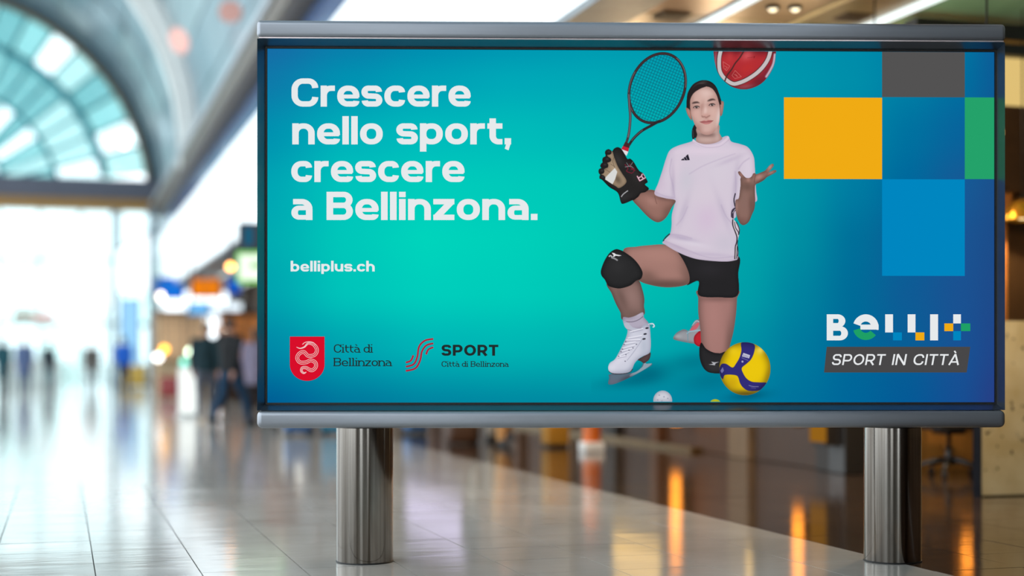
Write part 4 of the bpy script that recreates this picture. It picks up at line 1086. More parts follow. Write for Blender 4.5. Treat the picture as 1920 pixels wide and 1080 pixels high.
# ---------------------------------------------------------------- posts
STEEL = bpy.data.materials.new('brushed_steel_post'); STEEL.use_nodes = True
_n, _l = STEEL.node_tree.nodes, STEEL.node_tree.links; _b = _n['Principled BSDF']
_b.inputs['Metallic'].default_value = 1; _b.inputs['Roughness'].default_value = .13
_tc = _n.new('ShaderNodeTexCoord'); _mp = _n.new('ShaderNodeMapping'); _mp.inputs['Scale'].default_value = (7, 7, .1); _l.new(_tc.outputs['Object'], _mp.inputs[0])
_nz = _n.new('ShaderNodeTexNoise'); _nz.inputs['Scale'].default_value = 3; _nz.inputs['Detail'].default_value = 5; _l.new(_mp.outputs[0], _nz.inputs['Vector'])
_rp = _n.new('ShaderNodeValToRGB'); _rp.color_ramp.elements[0].position = .35; _rp.color_ramp.elements[1].position = .65  # upright pale and dark streaks paint reflections into the steel
_rp.color_ramp.elements[0].color = lin((84, 76, 68)) + (1,); _rp.color_ramp.elements[1].color = lin((168, 162, 156)) + (1,); _l.new(_nz.outputs['Fac'], _rp.inputs[0]); _l.new(_rp.outputs[0], _b.inputs['Base Color'])
for px in (684, 1676):
    w = Vector(((px - PPX) * 7.79 / FPX, 7.79 + (0.03 if px > 1000 else 0), 0)) - DC
    lx, ly = w.x * cps + w.y * sps, -w.x * sps + w.y * cps
    po = part('post', MB().lathe([(.02, 0.0), (.146, 0.0), (.1475, .004), (.1475, ZB + .02)], 0, 0, 64), STEEL, display, (lx, ly, 0))
    auto(po, 40)
    part('post_collar', MB().lathe([(.1478, ZB - .008), (.1488, ZB - .008), (.1488, ZB + .012)], 0, 0, 64), BLACK, po)
    part('base_seal', MB().lathe([(.1478, .0005), (.1505, .0005), (.1500, .006), (.1478, .006)], 0, 0, 64), BLACK, po)
# ================================================================ THINGS IN THE HALL AND THE ARCADE
def tagpart(o, lab):
    o['label'] = lab; return o

# ---- pink glowing ovals under the vault, each with hoops and a cord
for x, y, Y, rx, rz, an, k, lab in ((336, 76, 40, .25, .36, .35, 1.2, 'oval pink lantern under the grey vault, lower and brighter of two'), (432, 22, 33, .26, .24, .2, .62, 'dim oval pink lantern under the grey vault, just above the display corner')):
    p = at(x, y, Y); root = thing('vault_lantern', lab, 'lamp', p, 0, 'pink vault lanterns')
    m = MB().ball((0, 0, 0), rx, rx, rz, 20); R_ = Matrix.Rotation(-an, 3, 'Y'); m.v = [R_ @ v for v in m.v]
    part('shade', m, glow('pink_light_%d' % x, (255, 206, 198), k), root)
    for q in (-.8, -.4, 0, .4, .8):
        r_ = rx * math.sqrt(1 - q * q) + .004; hoop = MB().tube([R_ @ Vector((r_ * math.cos(w), r_ * math.sin(w), q * rz)) for w in np.linspace(0, 2 * math.pi, 25)], .006, 5)
        part('hoop', hoop, mat('lantern_hoop', (190, 140, 130), .6), root)
    s_ = st(x, Y)[0]; zt = VZ + math.sqrt(VR ** 2 - (s_ - VS) ** 2)
    part('cord', MB().tube([R_ @ Vector((0, 0, rz)), (0, 0, zt - p.z)], .008, 6), BLACK, root)

# ---- added globes on cords, unseen behind the display, to brighten the arcade
globe = MB().ball((0, 0, 0), .11, n=20); cordm = MB().tube([(0, 0, .1), (0, 0, 1)], .008, 6); capm = MB().lathe([(.0, .13), (.035, .13), (.045, .09), (.05, .08)], 0, 0, 12)
WARM = glow('warm_globe_light', (255, 196, 120), 5.0)
gd, cdm, kd = globe.data('globe', WARM), cordm.data('cord', BLACK), capm.data('socket', mat('brass_socket', (150, 112, 60), .3, .8))
for k, (x, Y, z) in enumerate(((1032, 17.5, 3.2), (1180, 16.2, 3.2), (1350, 15.2, 3.25), (1500, 13.6, 3.2), (1640, 12.2, 3.2), (1850, 10.2, 2.6))):
    s_, t_ = st(x, Y); root = hthing('pendant_lamp', ('first', 'second', 'third', 'fourth', 'fifth', 'sixth')[k] + ' warm glass globe lamp from the left, hung behind the display', 'lamp', s_, t_, z, 'warm globes behind the display')
    link('globe', gd, root); c = link('cord', cdm, root); c.scale = (1, 1, 3.985 - z); c.location = (0, 0, .1 - .1 * c.scale[2]); link('socket', kd, root)
    ld = bpy.data.lights.new('globe_light', 'POINT'); ld.energy = GLOBE_W * (2.6 if k == 5 else 1); ld.color = (1, .72, .42); ld.shadow_soft_size = .12; ld.use_shadow = True  # the sixth burns stronger to brighten the stone counter
    lo = link('globe_light', ld, root, (0, 0, -.16))

# ---- glowing wall lamps and lit panels on the shopfront
def sconce(x, zlo, zhi, wpx, lab, col=(255, 150, 50), k=3.4):
    Y = FPX * (SHOP - .12) / (CT * (x - 115)); s_, t_ = st(x, Y)
    t_ = max(t_, SHOPT + .2); w = wpx * Y / FPX / ST * .5 if False else wpx * Y / FPX
    root = hthing('wall_lamp', lab, 'lamp', SHOP, t_, zlo, 'amber wall lamps on the shopfront')
    h = zhi - zlo
    part('back_plate', MB().box(-.13, -.005, -w * .35, w * .35, .04, h - .04, .01), mat('bronze_plate', (90, 66, 40), .4, .6), root)
    part('diffuser', MB().tube([(-.17, 0, .02), (-.17, 0, h - .02)], w / 2, 16), glow('amber_light', col, k), root)
    for z in (0, h - .03):
        part('end_cap', MB().tube([(-.17, 0, z), (-.17, 0, z + .03)], w / 2 + .012, 16), mat('bronze_plate', (90, 66, 40)), root)
sconce(1275, .27, 1.35, 20, 'tall amber tube lamp low on the shopfront, farthest of three')
sconce(1505, .40, 1.3, 20, 'amber tube lamp low on the shopfront, middle of three')
sconce(1541, .42, 1.2, 16, 'slim amber tube lamp low on the shopfront, nearest of three')
def shopbox(name, xa, xb, z0, z1, dep, m, lab, cat, frame):
    def tt_(x):
        Y = FPX * (SHOP - dep) / (CT * (x - 115)); return st(x, Y)[1]
    ta, tb = max(tt_(xb), SHOPT + .05), tt_(xa)
    root = hthing(name, lab, cat, SHOP, (ta + tb) / 2, z0); w = (tb - ta) / 2
    part('case', MB().box(-dep, -.14, -w, w, 0, z1 - z0, .01), frame, root)
    part('lit_face', MB().box(-dep - .012, -dep + .002, -w + .03, w - .03, .03, z1 - z0 - .03), m, root)
    return root
shopbox('illuminated_sign', 1150, 1240, 1.1, 1.75, .30, glow('gold_panel', (255, 206, 120), 1.5), 'wide gold illuminated shop sign at chest height on the shopfront', 'sign', WD[3])
shopbox('display_case', 1546, 1592, .26, 1.7, .28, glow('ochre_panel', (190, 128, 36), .55), 'ochre-lit display case low on the shopfront beside the black jamb', 'display case', WD[3])
shopbox('illuminated_sign', 1398, 1412, .9, 1.6, .26, glow('gold_panel', (255, 206, 120), 1.5), 'narrow gold illuminated shop sign between the pilasters', 'sign', WD[3])
shopbox('illuminated_sign', 1300, 1330, 3.0, 3.5, .24, glow('cream_panel', (255, 232, 190), 1.2), 'cream illuminated shop sign above the dark panels', 'sign', WD[3])

shopbox('illuminated_sign', 762, 878, 1.5, 2.5, .30, glow('lilac_panel', (224, 214, 250), 1.3), 'lilac-white illuminated window beyond the standing people', 'sign', WD[3])
shopbox('illuminated_sign', 520, 570, 2.1, 3.3, .30, glow('white_panel_light', (248, 246, 236), 1.5), 'white illuminated shop sign farthest along the shopfront', 'sign', WD[3])
Yr = 14.2; sr, tr = st(1815, Yr)
root = hthing('wall_lamp', 'small square amber lamp on the golden wood wall behind the office chair', 'lamp', sr, SHOPT - .1, .64)
part('back_plate', MB().box(-.07, .07, -.03, -.002, 0, .4, .005), mat('bronze_plate', (90, 66, 40)), root); part('diffuser', MB().box(-.055, .055, -.07, -.03, .02, .38, .008), glow('amber_light', (255, 150, 50)), root)

# ---- downlight pair and vents in the arcade ceiling
for k, (x, y) in enumerate(((1449, 18), (1491, 18))):
    Y = FPX * (3.97 - EYE) / (HOR - y); s_, t_ = st(x, Y)
    root = hthing('downlight', ('small warm ceiling downlight above the display, left of the pair', 'small warm ceiling downlight above the display, right of the pair')[k], 'light', s_, t_, 3.94, 'paired ceiling downlights')
    part('trim_ring', MB().lathe([(.04, .058), (.058, .058), (.058, .03), (.046, .03), (.038, .05)], 0, 0, 20), mat('dark_trim_ring', (60, 48, 34), .4), root)
    part('bulb', MB().lathe([(0, .012), (.024, .016), (.036, .03), (.036, .055), (0, .055)], 0, 0, 16), glow('warm_bulb', (255, 238, 200), 2.4), root)
    ld = bpy.data.lights.new('downlight_beam', 'SPOT'); ld.energy = 60; ld.color = (1, .82, .6); ld.spot_size = 1.9; ld.spot_blend = .6; ld.shadow_soft_size = .06
    link('downlight_beam', ld, root, (0, 0, -.03))
for k, (x, y, lab) in enumerate(((1260, 32, 'dark square vent in the brown ceiling above the display'), (1600, 34, 'dark square vent in the ceiling between two light strips'))):
    Y = FPX * (3.98 - EYE) / (HOR - y); s_, t_ = st(x, Y)
    root = hthing('ceiling_vent', lab, 'vent', s_, t_, 3.975, 'ceiling vents')
    part('frame', MB().box(-.13, .13, -.13, .13, .012, .024, .004), mat('vent_frame', (70, 56, 40), .5), root)
    for q in range(5):
        part('slat', MB().box(-.11, .11, -.105 + .046 * q, -.08 + .046 * q, 0, .013), mat('vent_slat', (46, 38, 28), .5), root)

# ---- stone counter with dark steel edge, and the bar behind it
STONE = bpy.data.materials.new('pitted_stone'); STONE.use_nodes = True
N_, L_ = STONE.node_tree.nodes, STONE.node_tree.links; b_ = N_['Principled BSDF']; b_.inputs['Roughness'].default_value = .7
g_ = N_.new('ShaderNodeNewGeometry'); n1 = N_.new('ShaderNodeTexNoise'); n1.inputs['Scale'].default_value = 3; n1.inputs['Detail'].default_value = 6; L_.new(g_.outputs['Position'], n1.inputs['Vector'])
r1 = N_.new('ShaderNodeValToRGB'); r1.color_ramp.elements[0].position = .3; r1.color_ramp.elements[1].position = .7; r1.color_ramp.elements[0].color = lin((190, 170, 122)) + (1,); r1.color_ramp.elements[1].color = lin((222, 210, 172)) + (1,); L_.new(n1.outputs['Fac'], r1.inputs[0])
n2 = N_.new('ShaderNodeTexNoise'); n2.inputs['Scale'].default_value = 17; n2.inputs['Detail'].default_value = 3; L_.new(g_.outputs['Position'], n2.inputs['Vector'])
r2 = N_.new('ShaderNodeValToRGB'); r2.color_ramp.elements[0].position = .30; r2.color_ramp.elements[1].position = .36; r2.color_ramp.elements[0].color = lin((70, 56, 38)) + (1,); r2.color_ramp.elements[1].color = (1, 1, 1, 1); L_.new(n2.outputs['Fac'], r2.inputs[0])
m_ = N_.new('ShaderNodeMixRGB'); m_.blend_type = 'MULTIPLY'; m_.inputs[0].default_value = 1; L_.new(r1.outputs[0], m_.inputs[1]); L_.new(r2.outputs[0], m_.inputs[2]); L_.new(m_.outputs[0], b_.inputs['Base Color'])
bp_ = N_.new('ShaderNodeBump'); bp_.inputs['Strength'].default_value = .5; bp_.inputs['Distance'].default_value = .01; L_.new(r2.outputs[0], bp_.inputs['Height']); L_.new(bp_.outputs[0], b_.inputs['Normal'])
Yc = 11.44; sc_, tc_ = st(1841, Yc)
root = hthing('stone_counter', 'pale pitted stone counter with a dark steel edge, beside the display', 'counter', sc_ + .9, tc_ + .35)
part('stone_block', MB().prism([(-.9, -.35), (.9, -.35), (.9, .35), (-.9 + .50, .35)], .012, zz(601, Yc)), STONE, root)
part('shadow_plinth', MB().prism([(-.88, -.335), (.88, -.335), (.88, .33), (-.88 + .5, .33)], 0, .012), BLACK, root)  # thin black strip under the stone block
part('steel_edge', MB().prism([(-.966, -.33), (-.903, -.345), (-.903 + .48, .34), (-.966 + .48, .35)], 0, zz(601, Yc) + .02), mat('blue_grey_steel', (52, 58, 72), .35, .5), root)
sb, tb2 = sc_ + .05, tc_ + 1.0
can = hthing('bar_canopy', 'bronze bar canopy with a glowing gold panel, beyond the stone counter', 'canopy', sb + 1.2, tb2 + .2)
Yb = hall(sb + .95, tb2 + .2).y
part('fascia_board', MB().box(-1.1, 1.6, 0, .12, zz(360, Yb), zz(197, Yb), .01), mat('dark_bronze_board', (72, 50, 30), .35, .3), can)
part('lit_panel', MB().box(-1.1, 1.6, .01, .1, zz(195, Yb), zz(107, Yb)), glow('honey_panel', (240, 206, 128), .85), can)
part('top_beam', MB().box(-1.1, 1.6, -.05, .15, zz(104, Yb), zz(84, Yb)), BLACK, can); part('top_beam', MB().box(-1.1, 1.6, -.05, .15, zz(74, Yb), 3.94), BLACK, can)
part('brass_line', MB().box(-1.1, 1.6, -.03, .1, zz(82, Yb), zz(76, Yb)), mat('brass', (170, 128, 66)), can)
part('wood_post', MB().box(-.30, -.19, -.02, .1, 0, zz(415, Yb), .01), mat('amber_wood', (150, 92, 40), .4, 0, .2, 3, stretch=(8, 8, .6)), can)
part('post_head', MB().box(-.34, -.15, -.04, .12, zz(415, Yb), zz(362, Yb), .01), mat('amber_wood', (150, 92, 40)), can)
part('back_board', MB().box(-.15, 1.6, .11, .17, 0, zz(360, Yb)), mat('dark_bronze_board', (72, 50, 30)), can)
Yl = Yb - .35; sl, tl = st(1917, Yl)
root = hthing('dome_lamp', 'glowing gold dome lamp above the stone counter', 'lamp', sl, tl, zz(413, Yl))
part('shade', MB().lathe([(.17, 0), (.165, .03), (.14, .10), (.08, .16), (.03, .175), (.028, .165), (.075, .15), (.132, .095), (.155, .03), (.162, 0)], 0, 0, 28), mat('gold_shade', (206, 142, 40), .25, .8), root)
part('bulb', MB().ball((0, 0, .055), .09, .09, .045, 16), glow('lamp_bulb', (255, 236, 180), 4), root)
part('cord', MB().tube([(0, 0, .17), (0, 0, 3.99 - zz(413, Yl))], .006, 6), BLACK, root)
ld = bpy.data.lights.new('dome_light', 'SPOT'); ld.energy = 60; ld.color = (1, .8, .5); ld.spot_size = 2.4; ld.shadow_soft_size = .08; link('dome_light', ld, root, (0, 0, 0.0))

# ---- office chair
Y = 13.45; sx_, tx_ = st(1779, Y)
ch = thing('office_chair', 'black swivel office chair on a five-star base, seen under the display', 'chair', hall(sx_, tx_), .3)
DK = mat('black_plastic', (30, 27, 26), .45); FAB = mat('black_fabric', (34, 30, 29), .9)
for k in range(5):
    a = 2 * math.pi * k / 5 + .25; c, s = math.cos(a), math.sin(a)
    arm = part('base_arm', MB().tube([(0, 0, .15), (c * .12, s * .12, .145), (c * .31, s * .31, .085)], [.035, .028, .018], 8), DK, ch)
    w = MB().tube([(c * .31 - s * .022, s * .31 + c * .022, .03), (c * .31 - s * .006, s * .31 + c * .006, .03)], .03, 12); w.tube([(c * .31 + s * .006, s * .31 - c * .006, .03), (c * .31 + s * .022, s * .31 - c * .022, .03)], .03, 12); w.tube([(c * .31, s * .31, .025), (c * .31, s * .31, .09)], .009, 8)
    part('caster', w, DK, arm)
part('gas_column', MB().lathe([(0, .1), (.035, .1), (.035, .26), (.02, .26), (.02, .42), (0, .42)], 0, 0, 16), DK, ch)
part('tilt_mechanism', MB().box(-.1, .1, -.12, .12, .385, .425, .01), DK, ch)
part('seat', rbox(-.25, .25, -.25, .25, .425, .515, .035), FAB, ch)
part('backrest', rbox(-.23, .23, .24, .31, .62, 1.12, .032), FAB, ch)
part('back_bracket', MB().tube([(0, .1, .41), (0, .3, .43), (0, .335, .55), (0, .32, .8)], .022, 8), DK, ch)
for sg in (-1, 1):
    part('armrest', MB().tube([(sg * .24, .05, .44), (sg * .31, .05, .46), (sg * .31, .05, .66)], .016, 8).box(sg * .31 - .035, sg * .31 + .035, -.12, .15, .66, .69, .01), DK, ch)

# ---- things on the arcade floor
Y = 18.0; s_, t_ = st(1041, Y)
root = hthing('waste_bin', 'ochre square waste bin with a dark lid, under the middle of the display', 'bin', s_, t_)
part('body', MB().box(-.135, .135, -.135, .135, .04, .78, .012), mat('ochre_metal', (176, 122, 30), .45), root); part('lid', MB().box(-.145, .145, -.145, .145, .78, .86, .015), DK, root); part('plinth', MB().box(-.12, .12, -.12, .12, 0, .04), DK, root)
part('slot', MB().box(-.08, .08, -.149, -.14, .80, .84), mat('slot_black', (8, 8, 8), .8), root)
Y = 17.2; s_, t_ = st(1109, Y)
root = hthing('floor_bollard', 'orange floor bollard on a white base beside the ochre bin', 'bollard', s_, t_)
part('base', MB().box(-.12, .12, -.12, .12, 0, .11, .015), mat('white_base', (232, 228, 222), .5), root)
part('post', MB().lathe([(.105, .11), (.1, .35), (.092, .8), (.06, .86), (0, .88)], 0, 0, 20), mat('orange_paint', (214, 104, 30), .4), root)
part('reflective_band', MB().lathe([(.099, .5), (.101, .5), (.0985, .62), (.0965, .62)], 0, 0, 20), mat('band_white', (225, 225, 225), .3), root)
Y = 18.6; s_, t_ = st(866, Y)
root = hthing('travel_bag', 'dark brown travel bag on the floor left of the ochre bin', 'bag', s_, t_)
part('body', rbox(-.2, .2, -.13, .13, .01, .3, .07), mat('brown_leather', (72, 44, 26), .5), root)
part('handle', MB().tube([(-.1, 0, .28), (-.09, 0, .40), (.09, 0, .40), (.1, 0, .28)], .012, 8), mat('brown_leather', (72, 44, 26)), root); part('zip', MB().box(-.17, .17, -.006, .006, .298, .303), DK, root)
def suitcase(name, x, Y, w, h, c, lab, rz=.3):
    s_, t_ = st(x, Y); root = thing(name, lab, 'suitcase', hall(s_, t_), rz)
    part('shell', rbox(-w / 2, w / 2, -.12, .12, .05, h, .04), mat('case_%d_%d_%d' % c, c, .35), root)
    for k in range(5):
        part('ridge', MB().box(-w / 2 + .06 + k * (w - .12) / 4 - .008, -w / 2 + .06 + k * (w - .12) / 4 + .008, -.127, -.115, .1, h - .06), mat('case_%d_%d_%d' % c, c), root)
    for a in (-1, 1):
        part('handle_rod', MB().tube([(a * w * .28, .08, h - .03), (a * w * .28, .08, h + .35)], .008, 8), mat('rod_steel', (150, 150, 152), .3, .9), root)
        for b in (-1, 1):
            part('wheel', MB().tube([(a * w * .38 - .015, b * .08, .028), (a * w * .38 + .015, b * .08, .028)], .028, 12), DK, root)
    part('handle_grip', MB().box(-w * .31, w * .31, .066, .094, h + .34, h + .365, .006), DK, root)
suitcase('suitcase', 557, 20.6, .36, .42, (52, 98, 150), 'steel-blue suitcase behind the left end of the display')
suitcase('suitcase', 626, 20.9, .34, .55, (10, 140, 180), 'bright cyan suitcase beside the left steel post', .1)
suitcase('suitcase', 778, 21.2, .30, .36, (66, 120, 176), 'small blue suitcase just beyond the left steel post', .5)
suitcase('suitcase', 250, 56, 1.0, .85, (206, 170, 72), 'big yellow trunk-like suitcase beside the blue-jacketed traveller', .0)
suitcase('suitcase', 322, 40, .6, .6, (150, 40, 42), 'dark red suitcase in front of the beige kiosk', .0)

# ---- white floor sign with a glowing face, direction totem
Y = 27.5; s_, t_ = st(352, Y)
root = hthing('floor_sign', 'bright white backlit floor sign left of the travellers in dark coats', 'sign', s_, t_)
part('panel', MB().box(-.17, .17, -.04, .04, .05, .92, .01), mat('white_sign_frame', (236, 240, 238), .4), root); part('lit_face', MB().box(-.15, .15, -.047, -.04, .08, .89), glow('white_sign_light', (246, 252, 248), 1.25), root); part('foot', MB().box(-.2, .2, -.12, .12, 0, .05, .01), mat('white_sign_frame', (236, 240, 238)), root)
Y = 24.2
pa, pb = at(447, 418, Y), at(530, 470, Y)
root = thing('direction_totem', 'black pole with a dark panel above a green-edged white sign, beside the display', 'sign', Vector((at(505, 0, Y).x, Y, 0)))
ox_ = root.location.x
part('pole', MB().tube([(0, .09, 0), (0, .09, pa.z)], .045, 16), DK, root)
part('dark_panel', MB().box(pa.x - ox_, pb.x - ox_, -.03, .05, pb.z + .01, pa.z, .01), mat('navy_panel', (16, 32, 46), .3), root)
part('screen_glass', MB().box(pa.x - ox_ + .1, pa.x - ox_ + .24, -.034, -.028, pb.z + .08, pa.z - .07), glow('dim_blue_screen', (24, 92, 122), 1), root)
ga, gb = at(443, 471, Y), at(533, 532, Y)
gp = part('green_panel', MB().box(ga.x - ox_, gb.x - ox_, -.05, .05, gb.z, ga.z, .03), glow('green_light', (138, 222, 116), 1), root)
part('white_face', MB().box(ga.x - ox_ + .06, gb.x - ox_ - .06, -.056, -.049, gb.z + .06, ga.z - .06), glow('sign_white', (246, 254, 240), 1.15), gp)
part('green_arrow', MB().box(ga.x - ox_ + .24, gb.x - ox_ - .1, -.06, -.055, (ga.z + gb.z) / 2 - .02, (ga.z + gb.z) / 2 + .08), glow('green_mark', (176, 230, 160), 1), gp)
part('foot_plate', MB().lathe([(0, 0), (.2, 0), (.2, .012), (.06, .03), (0, .03)], 0, .09, 24), DK, root)

# ---- lit signs and screens over the far shops
def board(name, xa, xb, ya, yb, Y, m, lab, cat='sign', arm=True, group=None):
    a, b = at(xa, ya, Y), at(xb, yb, Y)
    root = thing(name, lab, cat, Vector(((a.x + b.x) / 2, Y, b.z)), 0, group); w, h = (b.x - a.x) / 2, a.z - b.z
    part('casing', MB().box(-w, w, .0, .14, 0, h, .02), mat('sign_casing', (34, 36, 44), .5), root)
    part('lit_face', MB().box(-w + .04, w - .04, -.012, .002, .04, h - .04), m, root)
    if arm:
        for q in (-.6, .6):
            part('hanger', MB().tube([(q * w, .07, h - .01), (q * w, .07, max(h + .05, 4.0 - b.z))], .02, 6), DK, root)
    return root
board('hanging_sign', 290, 345, 519, 562, 57, glow('sign_blue', (22, 112, 214), 1.1), 'large blue lit sign hung at the far end of the white fascia')
board('hanging_sign', 356, 416, 521, 558, 47, glow('sign_orange', (236, 128, 14), 1.1), 'orange lit shop sign between two blue signs')
board('hanging_sign', 424, 452, 519, 552, 43, glow('sign_deep_blue', (10, 92, 204), 1.05), 'small deep-blue lit sign left of the green-edged sign')
board('menu_screen', 350, 394, 566, 592, 46, glow('screen_sky', (110, 184, 240), 1.15), 'sky-blue menu screen under the orange sign', 'screen')
board('menu_screen', 397, 455, 566, 600, 45.5, glow('screen_white', (232, 246, 255), 1.6), 'bright white menu screen above the travellers', 'screen')
board('menu_screen', 225, 262, 560, 723, 60, glow('screen_pale_blue', (150, 206, 246), 1.15), 'tall pale-blue poster screen between the two far columns', 'screen', False)
# globe lamps near the far shops, small and bright
for x, y, Y, c, k, lab in ((432, 500, 30, (255, 176, 92), 9, 'orange globe lamp beside the green-edged sign'), (429, 613, 33, (255, 236, 214), 8, 'cream globe lamp right above the black-coated traveller'), (463, 655, 31, (236, 150, 56), 6, 'amber globe lamp low beside the display edge'),
                           (308, 655, 40, (255, 176, 48), 7, 'amber globe lamp in front of the beige kiosk'), (296, 670, 42, (244, 244, 240), 7, 'white globe lamp low beside the grey column'), (357, 660, 36, (228, 255, 226), 9, 'greenish-white globe lamp above the white floor sign'),
                           (301, 556, 50, (255, 240, 220), 7, 'cream globe lamp over the large blue sign'), (345, 679, 37, (90, 200, 180), 4, 'teal globe lamp beside the white floor sign'),
                           (232, 270, 56, (250, 255, 255), 7, 'white globe lamp in front of the arched window'), (243, 256, 60, (220, 240, 240), 4, 'pale globe lamp behind the white one at the arched window')):
    p = at(x, y, Y); r = .07 * Y / 30
    root = thing('globe_lamp', lab, 'lamp', p, 0)
    part('globe', MB().ball((0, 0, 0), r, n=14), glow('globe_%d_%d' % (x, y), c, k), root)
    top = 4.0 if y > 400 else VZ + math.sqrt(VR ** 2 - (st(x, Y)[0] - VS) ** 2)
    part('cord', MB().tube([(0, 0, r), (0, 0, max(top - p.z, .3))], .012, 6), DK, root)

# ---- beige kiosk, far counters, white panels
s_, t_ = st(330, 50)
root = hthing('kiosk', 'beige kiosk with a counter and lit back wall, beyond the red suitcase', 'kiosk', s_ + .2, t_)
BE = mat('beige_laminate', (206, 178, 140), .5); BW = mat('lit_beige', (232, 200, 160), .6, emit=.25)  # light on the back wall is put into its material as glow
part('counter', MB().box(-.85, .85, -.4, 0, 0, 1.05, .02), BE, root); part('worktop', MB().box(-.92, .92, -.46, .06, 1.05, 1.1, .01), mat('brown_worktop', (120, 80, 48), .4), root)
part('back_wall', MB().box(-.85, .85, .9, 1.0, 0, 2.55, .01), BW, root); part('roof', MB().box(-.95, .95, -.45, 1.05, 2.55, 2.7, .02), mat('brown_worktop', (120, 80, 48)), root)
for a in (-.82, .82):
    part('upright', MB().box(a - .04, a + .04, -.38, -.3, 1.1, 2.55), BE, root)
for k in range(4):
    part('shelf', MB().box(-.8, .8, .7, .9, 1.2 + .32 * k, 1.225 + .32 * k), BE, root)
s_, t_ = st(440, 44)
root = hthing('kiosk', 'dark wooden kiosk with orange-lit shelves behind the travellers', 'kiosk', s_ + .25, t_)
part('counter', MB().box(-.6, .6, -.4, 0, 0, 1.1, .02), WD[1], root); part('back_wall', MB().box(-.6, .6, .9, 1.0, 0, 2.4), mat('lit_amber', (190, 118, 60), .6, emit=.3), root); part('roof', MB().box(-.66, .66, -.42, 1.04, 2.4, 2.5, .02), WD[3], root)  # orange light put into the back wall as its own glow
for k in range(3):
    part('shelf', MB().box(-.56, .56, .7, .9, 1.2 + .36 * k, 1.225 + .36 * k), WD[3], root)
for a in (-.57, .57):
    part('upright', MB().box(a - .03, a + .03, -.38, -.3, 1.1, 2.4), WD[3], root)
s_, t_ = st(58, 63)
root = hthing('service_counter', 'pale service counter with a brown and coral sign band at the far glazed end', 'counter', s_, t_)
part('counter', MB().box(-1.3, 1.2, -.4, .2, 0, 1.1, .02), mat('pale_counter', (214, 226, 224), .5), root)
part('sign_band', MB().box(-.7, .1, -.1, 0, 2.75, 3.1, .01), mat('brown_band', (150, 96, 50), .5), root); part('sign_band', MB().box(.1, .95, -.1, 0, 2.7, 3.0, .01), mat('coral_band', (236, 150, 132), .5), root)
for a in (-.65, .9):
    part('upright', MB().box(a - .03, a + .03, -.09, -.02, 1.1, 2.76), mat('pale_counter', (214, 226, 224)), root)
Y = 62.5; a, b = at(221, 470, Y), at(278, 545, Y)
root = thing('hanging_banner', 'white slanted-top banner between the two far columns', 'banner', Vector(((a.x + b.x) / 2, Y, b.z))); w, h = (b.x - a.x) / 2, a.z - b.z
part('cloth', MB().add([(-w, 0, 0), (w, 0, 0), (w, 0, h + .75), (-w, 0, h), (-w, .04, 0), (w, .04, 0), (w, .04, h + .75), (-w, .04, h)], [(0, 1, 2, 3), (7, 6, 5, 4), (0, 4, 5, 1), (1, 5, 6, 2), (2, 6, 7, 3), (3, 7, 4, 0)]), mat('white_banner', (245, 250, 250), .7, emit=.9), root)  # brightness put into the cloth as its own glow
part('rod', MB().tube([(-w - .05, .02, h + .02), (w + .05, .02, h + .8)], .04, 8), DK, root)
for q, hh in ((-w, h), (w, h + .78)):
    part('cable', MB().tube([(q, .02, hh), (q, .02, 7.5 - b.z)], .012, 6), DK, root)
Y = 63.8; p0, p1 = at(118, 640, Y), at(203, 532, Y)
root = thing('slanting_panel', 'bright white slanting panel rising towards the slim grey column', 'panel', Vector((p0.x, Y, 0)))
dx, h0, h1 = p1.x - p0.x, p0.z, p1.z
part('panel', MB().add([(0, 0, h0 - .9), (dx, 0, h1 - .9), (dx, 0, h1 + .6), (0, 0, h0 + .3), (0, .5, h0 - .9), (dx, .5, h1 - .9), (dx, .5, h1 + .6), (0, .5, h0 + .3)], [(0, 1, 2, 3), (7, 6, 5, 4), (0, 4, 5, 1), (1, 5, 6, 2), (2, 6, 7, 3), (3, 7, 4, 0)]), mat('white_panel', (246, 250, 250), .6, emit=.75), root)  # the panel's brightness is an emission in its material, no lamp
for q, hh in ((.12, h0 - .85), (dx - .15, h1 - .85)):
    part('leg', MB().box(q - .05, q + .05, .2, .3, 0, hh), PALEM, root)
# ================================================================ PEOPLE (standing figures, facing -y in their own axes)
SKIN = mat('skin', (196, 142, 116), .6)
def capsule(m, pts, rad, sx=1.0):
    m.tube(pts, rad, 12, True, True, sx)
    for p, r in ((pts[0], rad[0]), (pts[-1], rad[-1])):
        m.ball(p, r * .98 * sx, r * .98, r * .98, 12)

def fuse(o, voxel):
    r = o.modifiers.new('fuse', 'REMESH'); r.mode = 'VOXEL'; r.voxel_size = voxel; r.use_smooth_shade = True
    s = o.modifiers.new('soften', 'SMOOTH'); s.iterations = 3; s.factor = .5
    return o

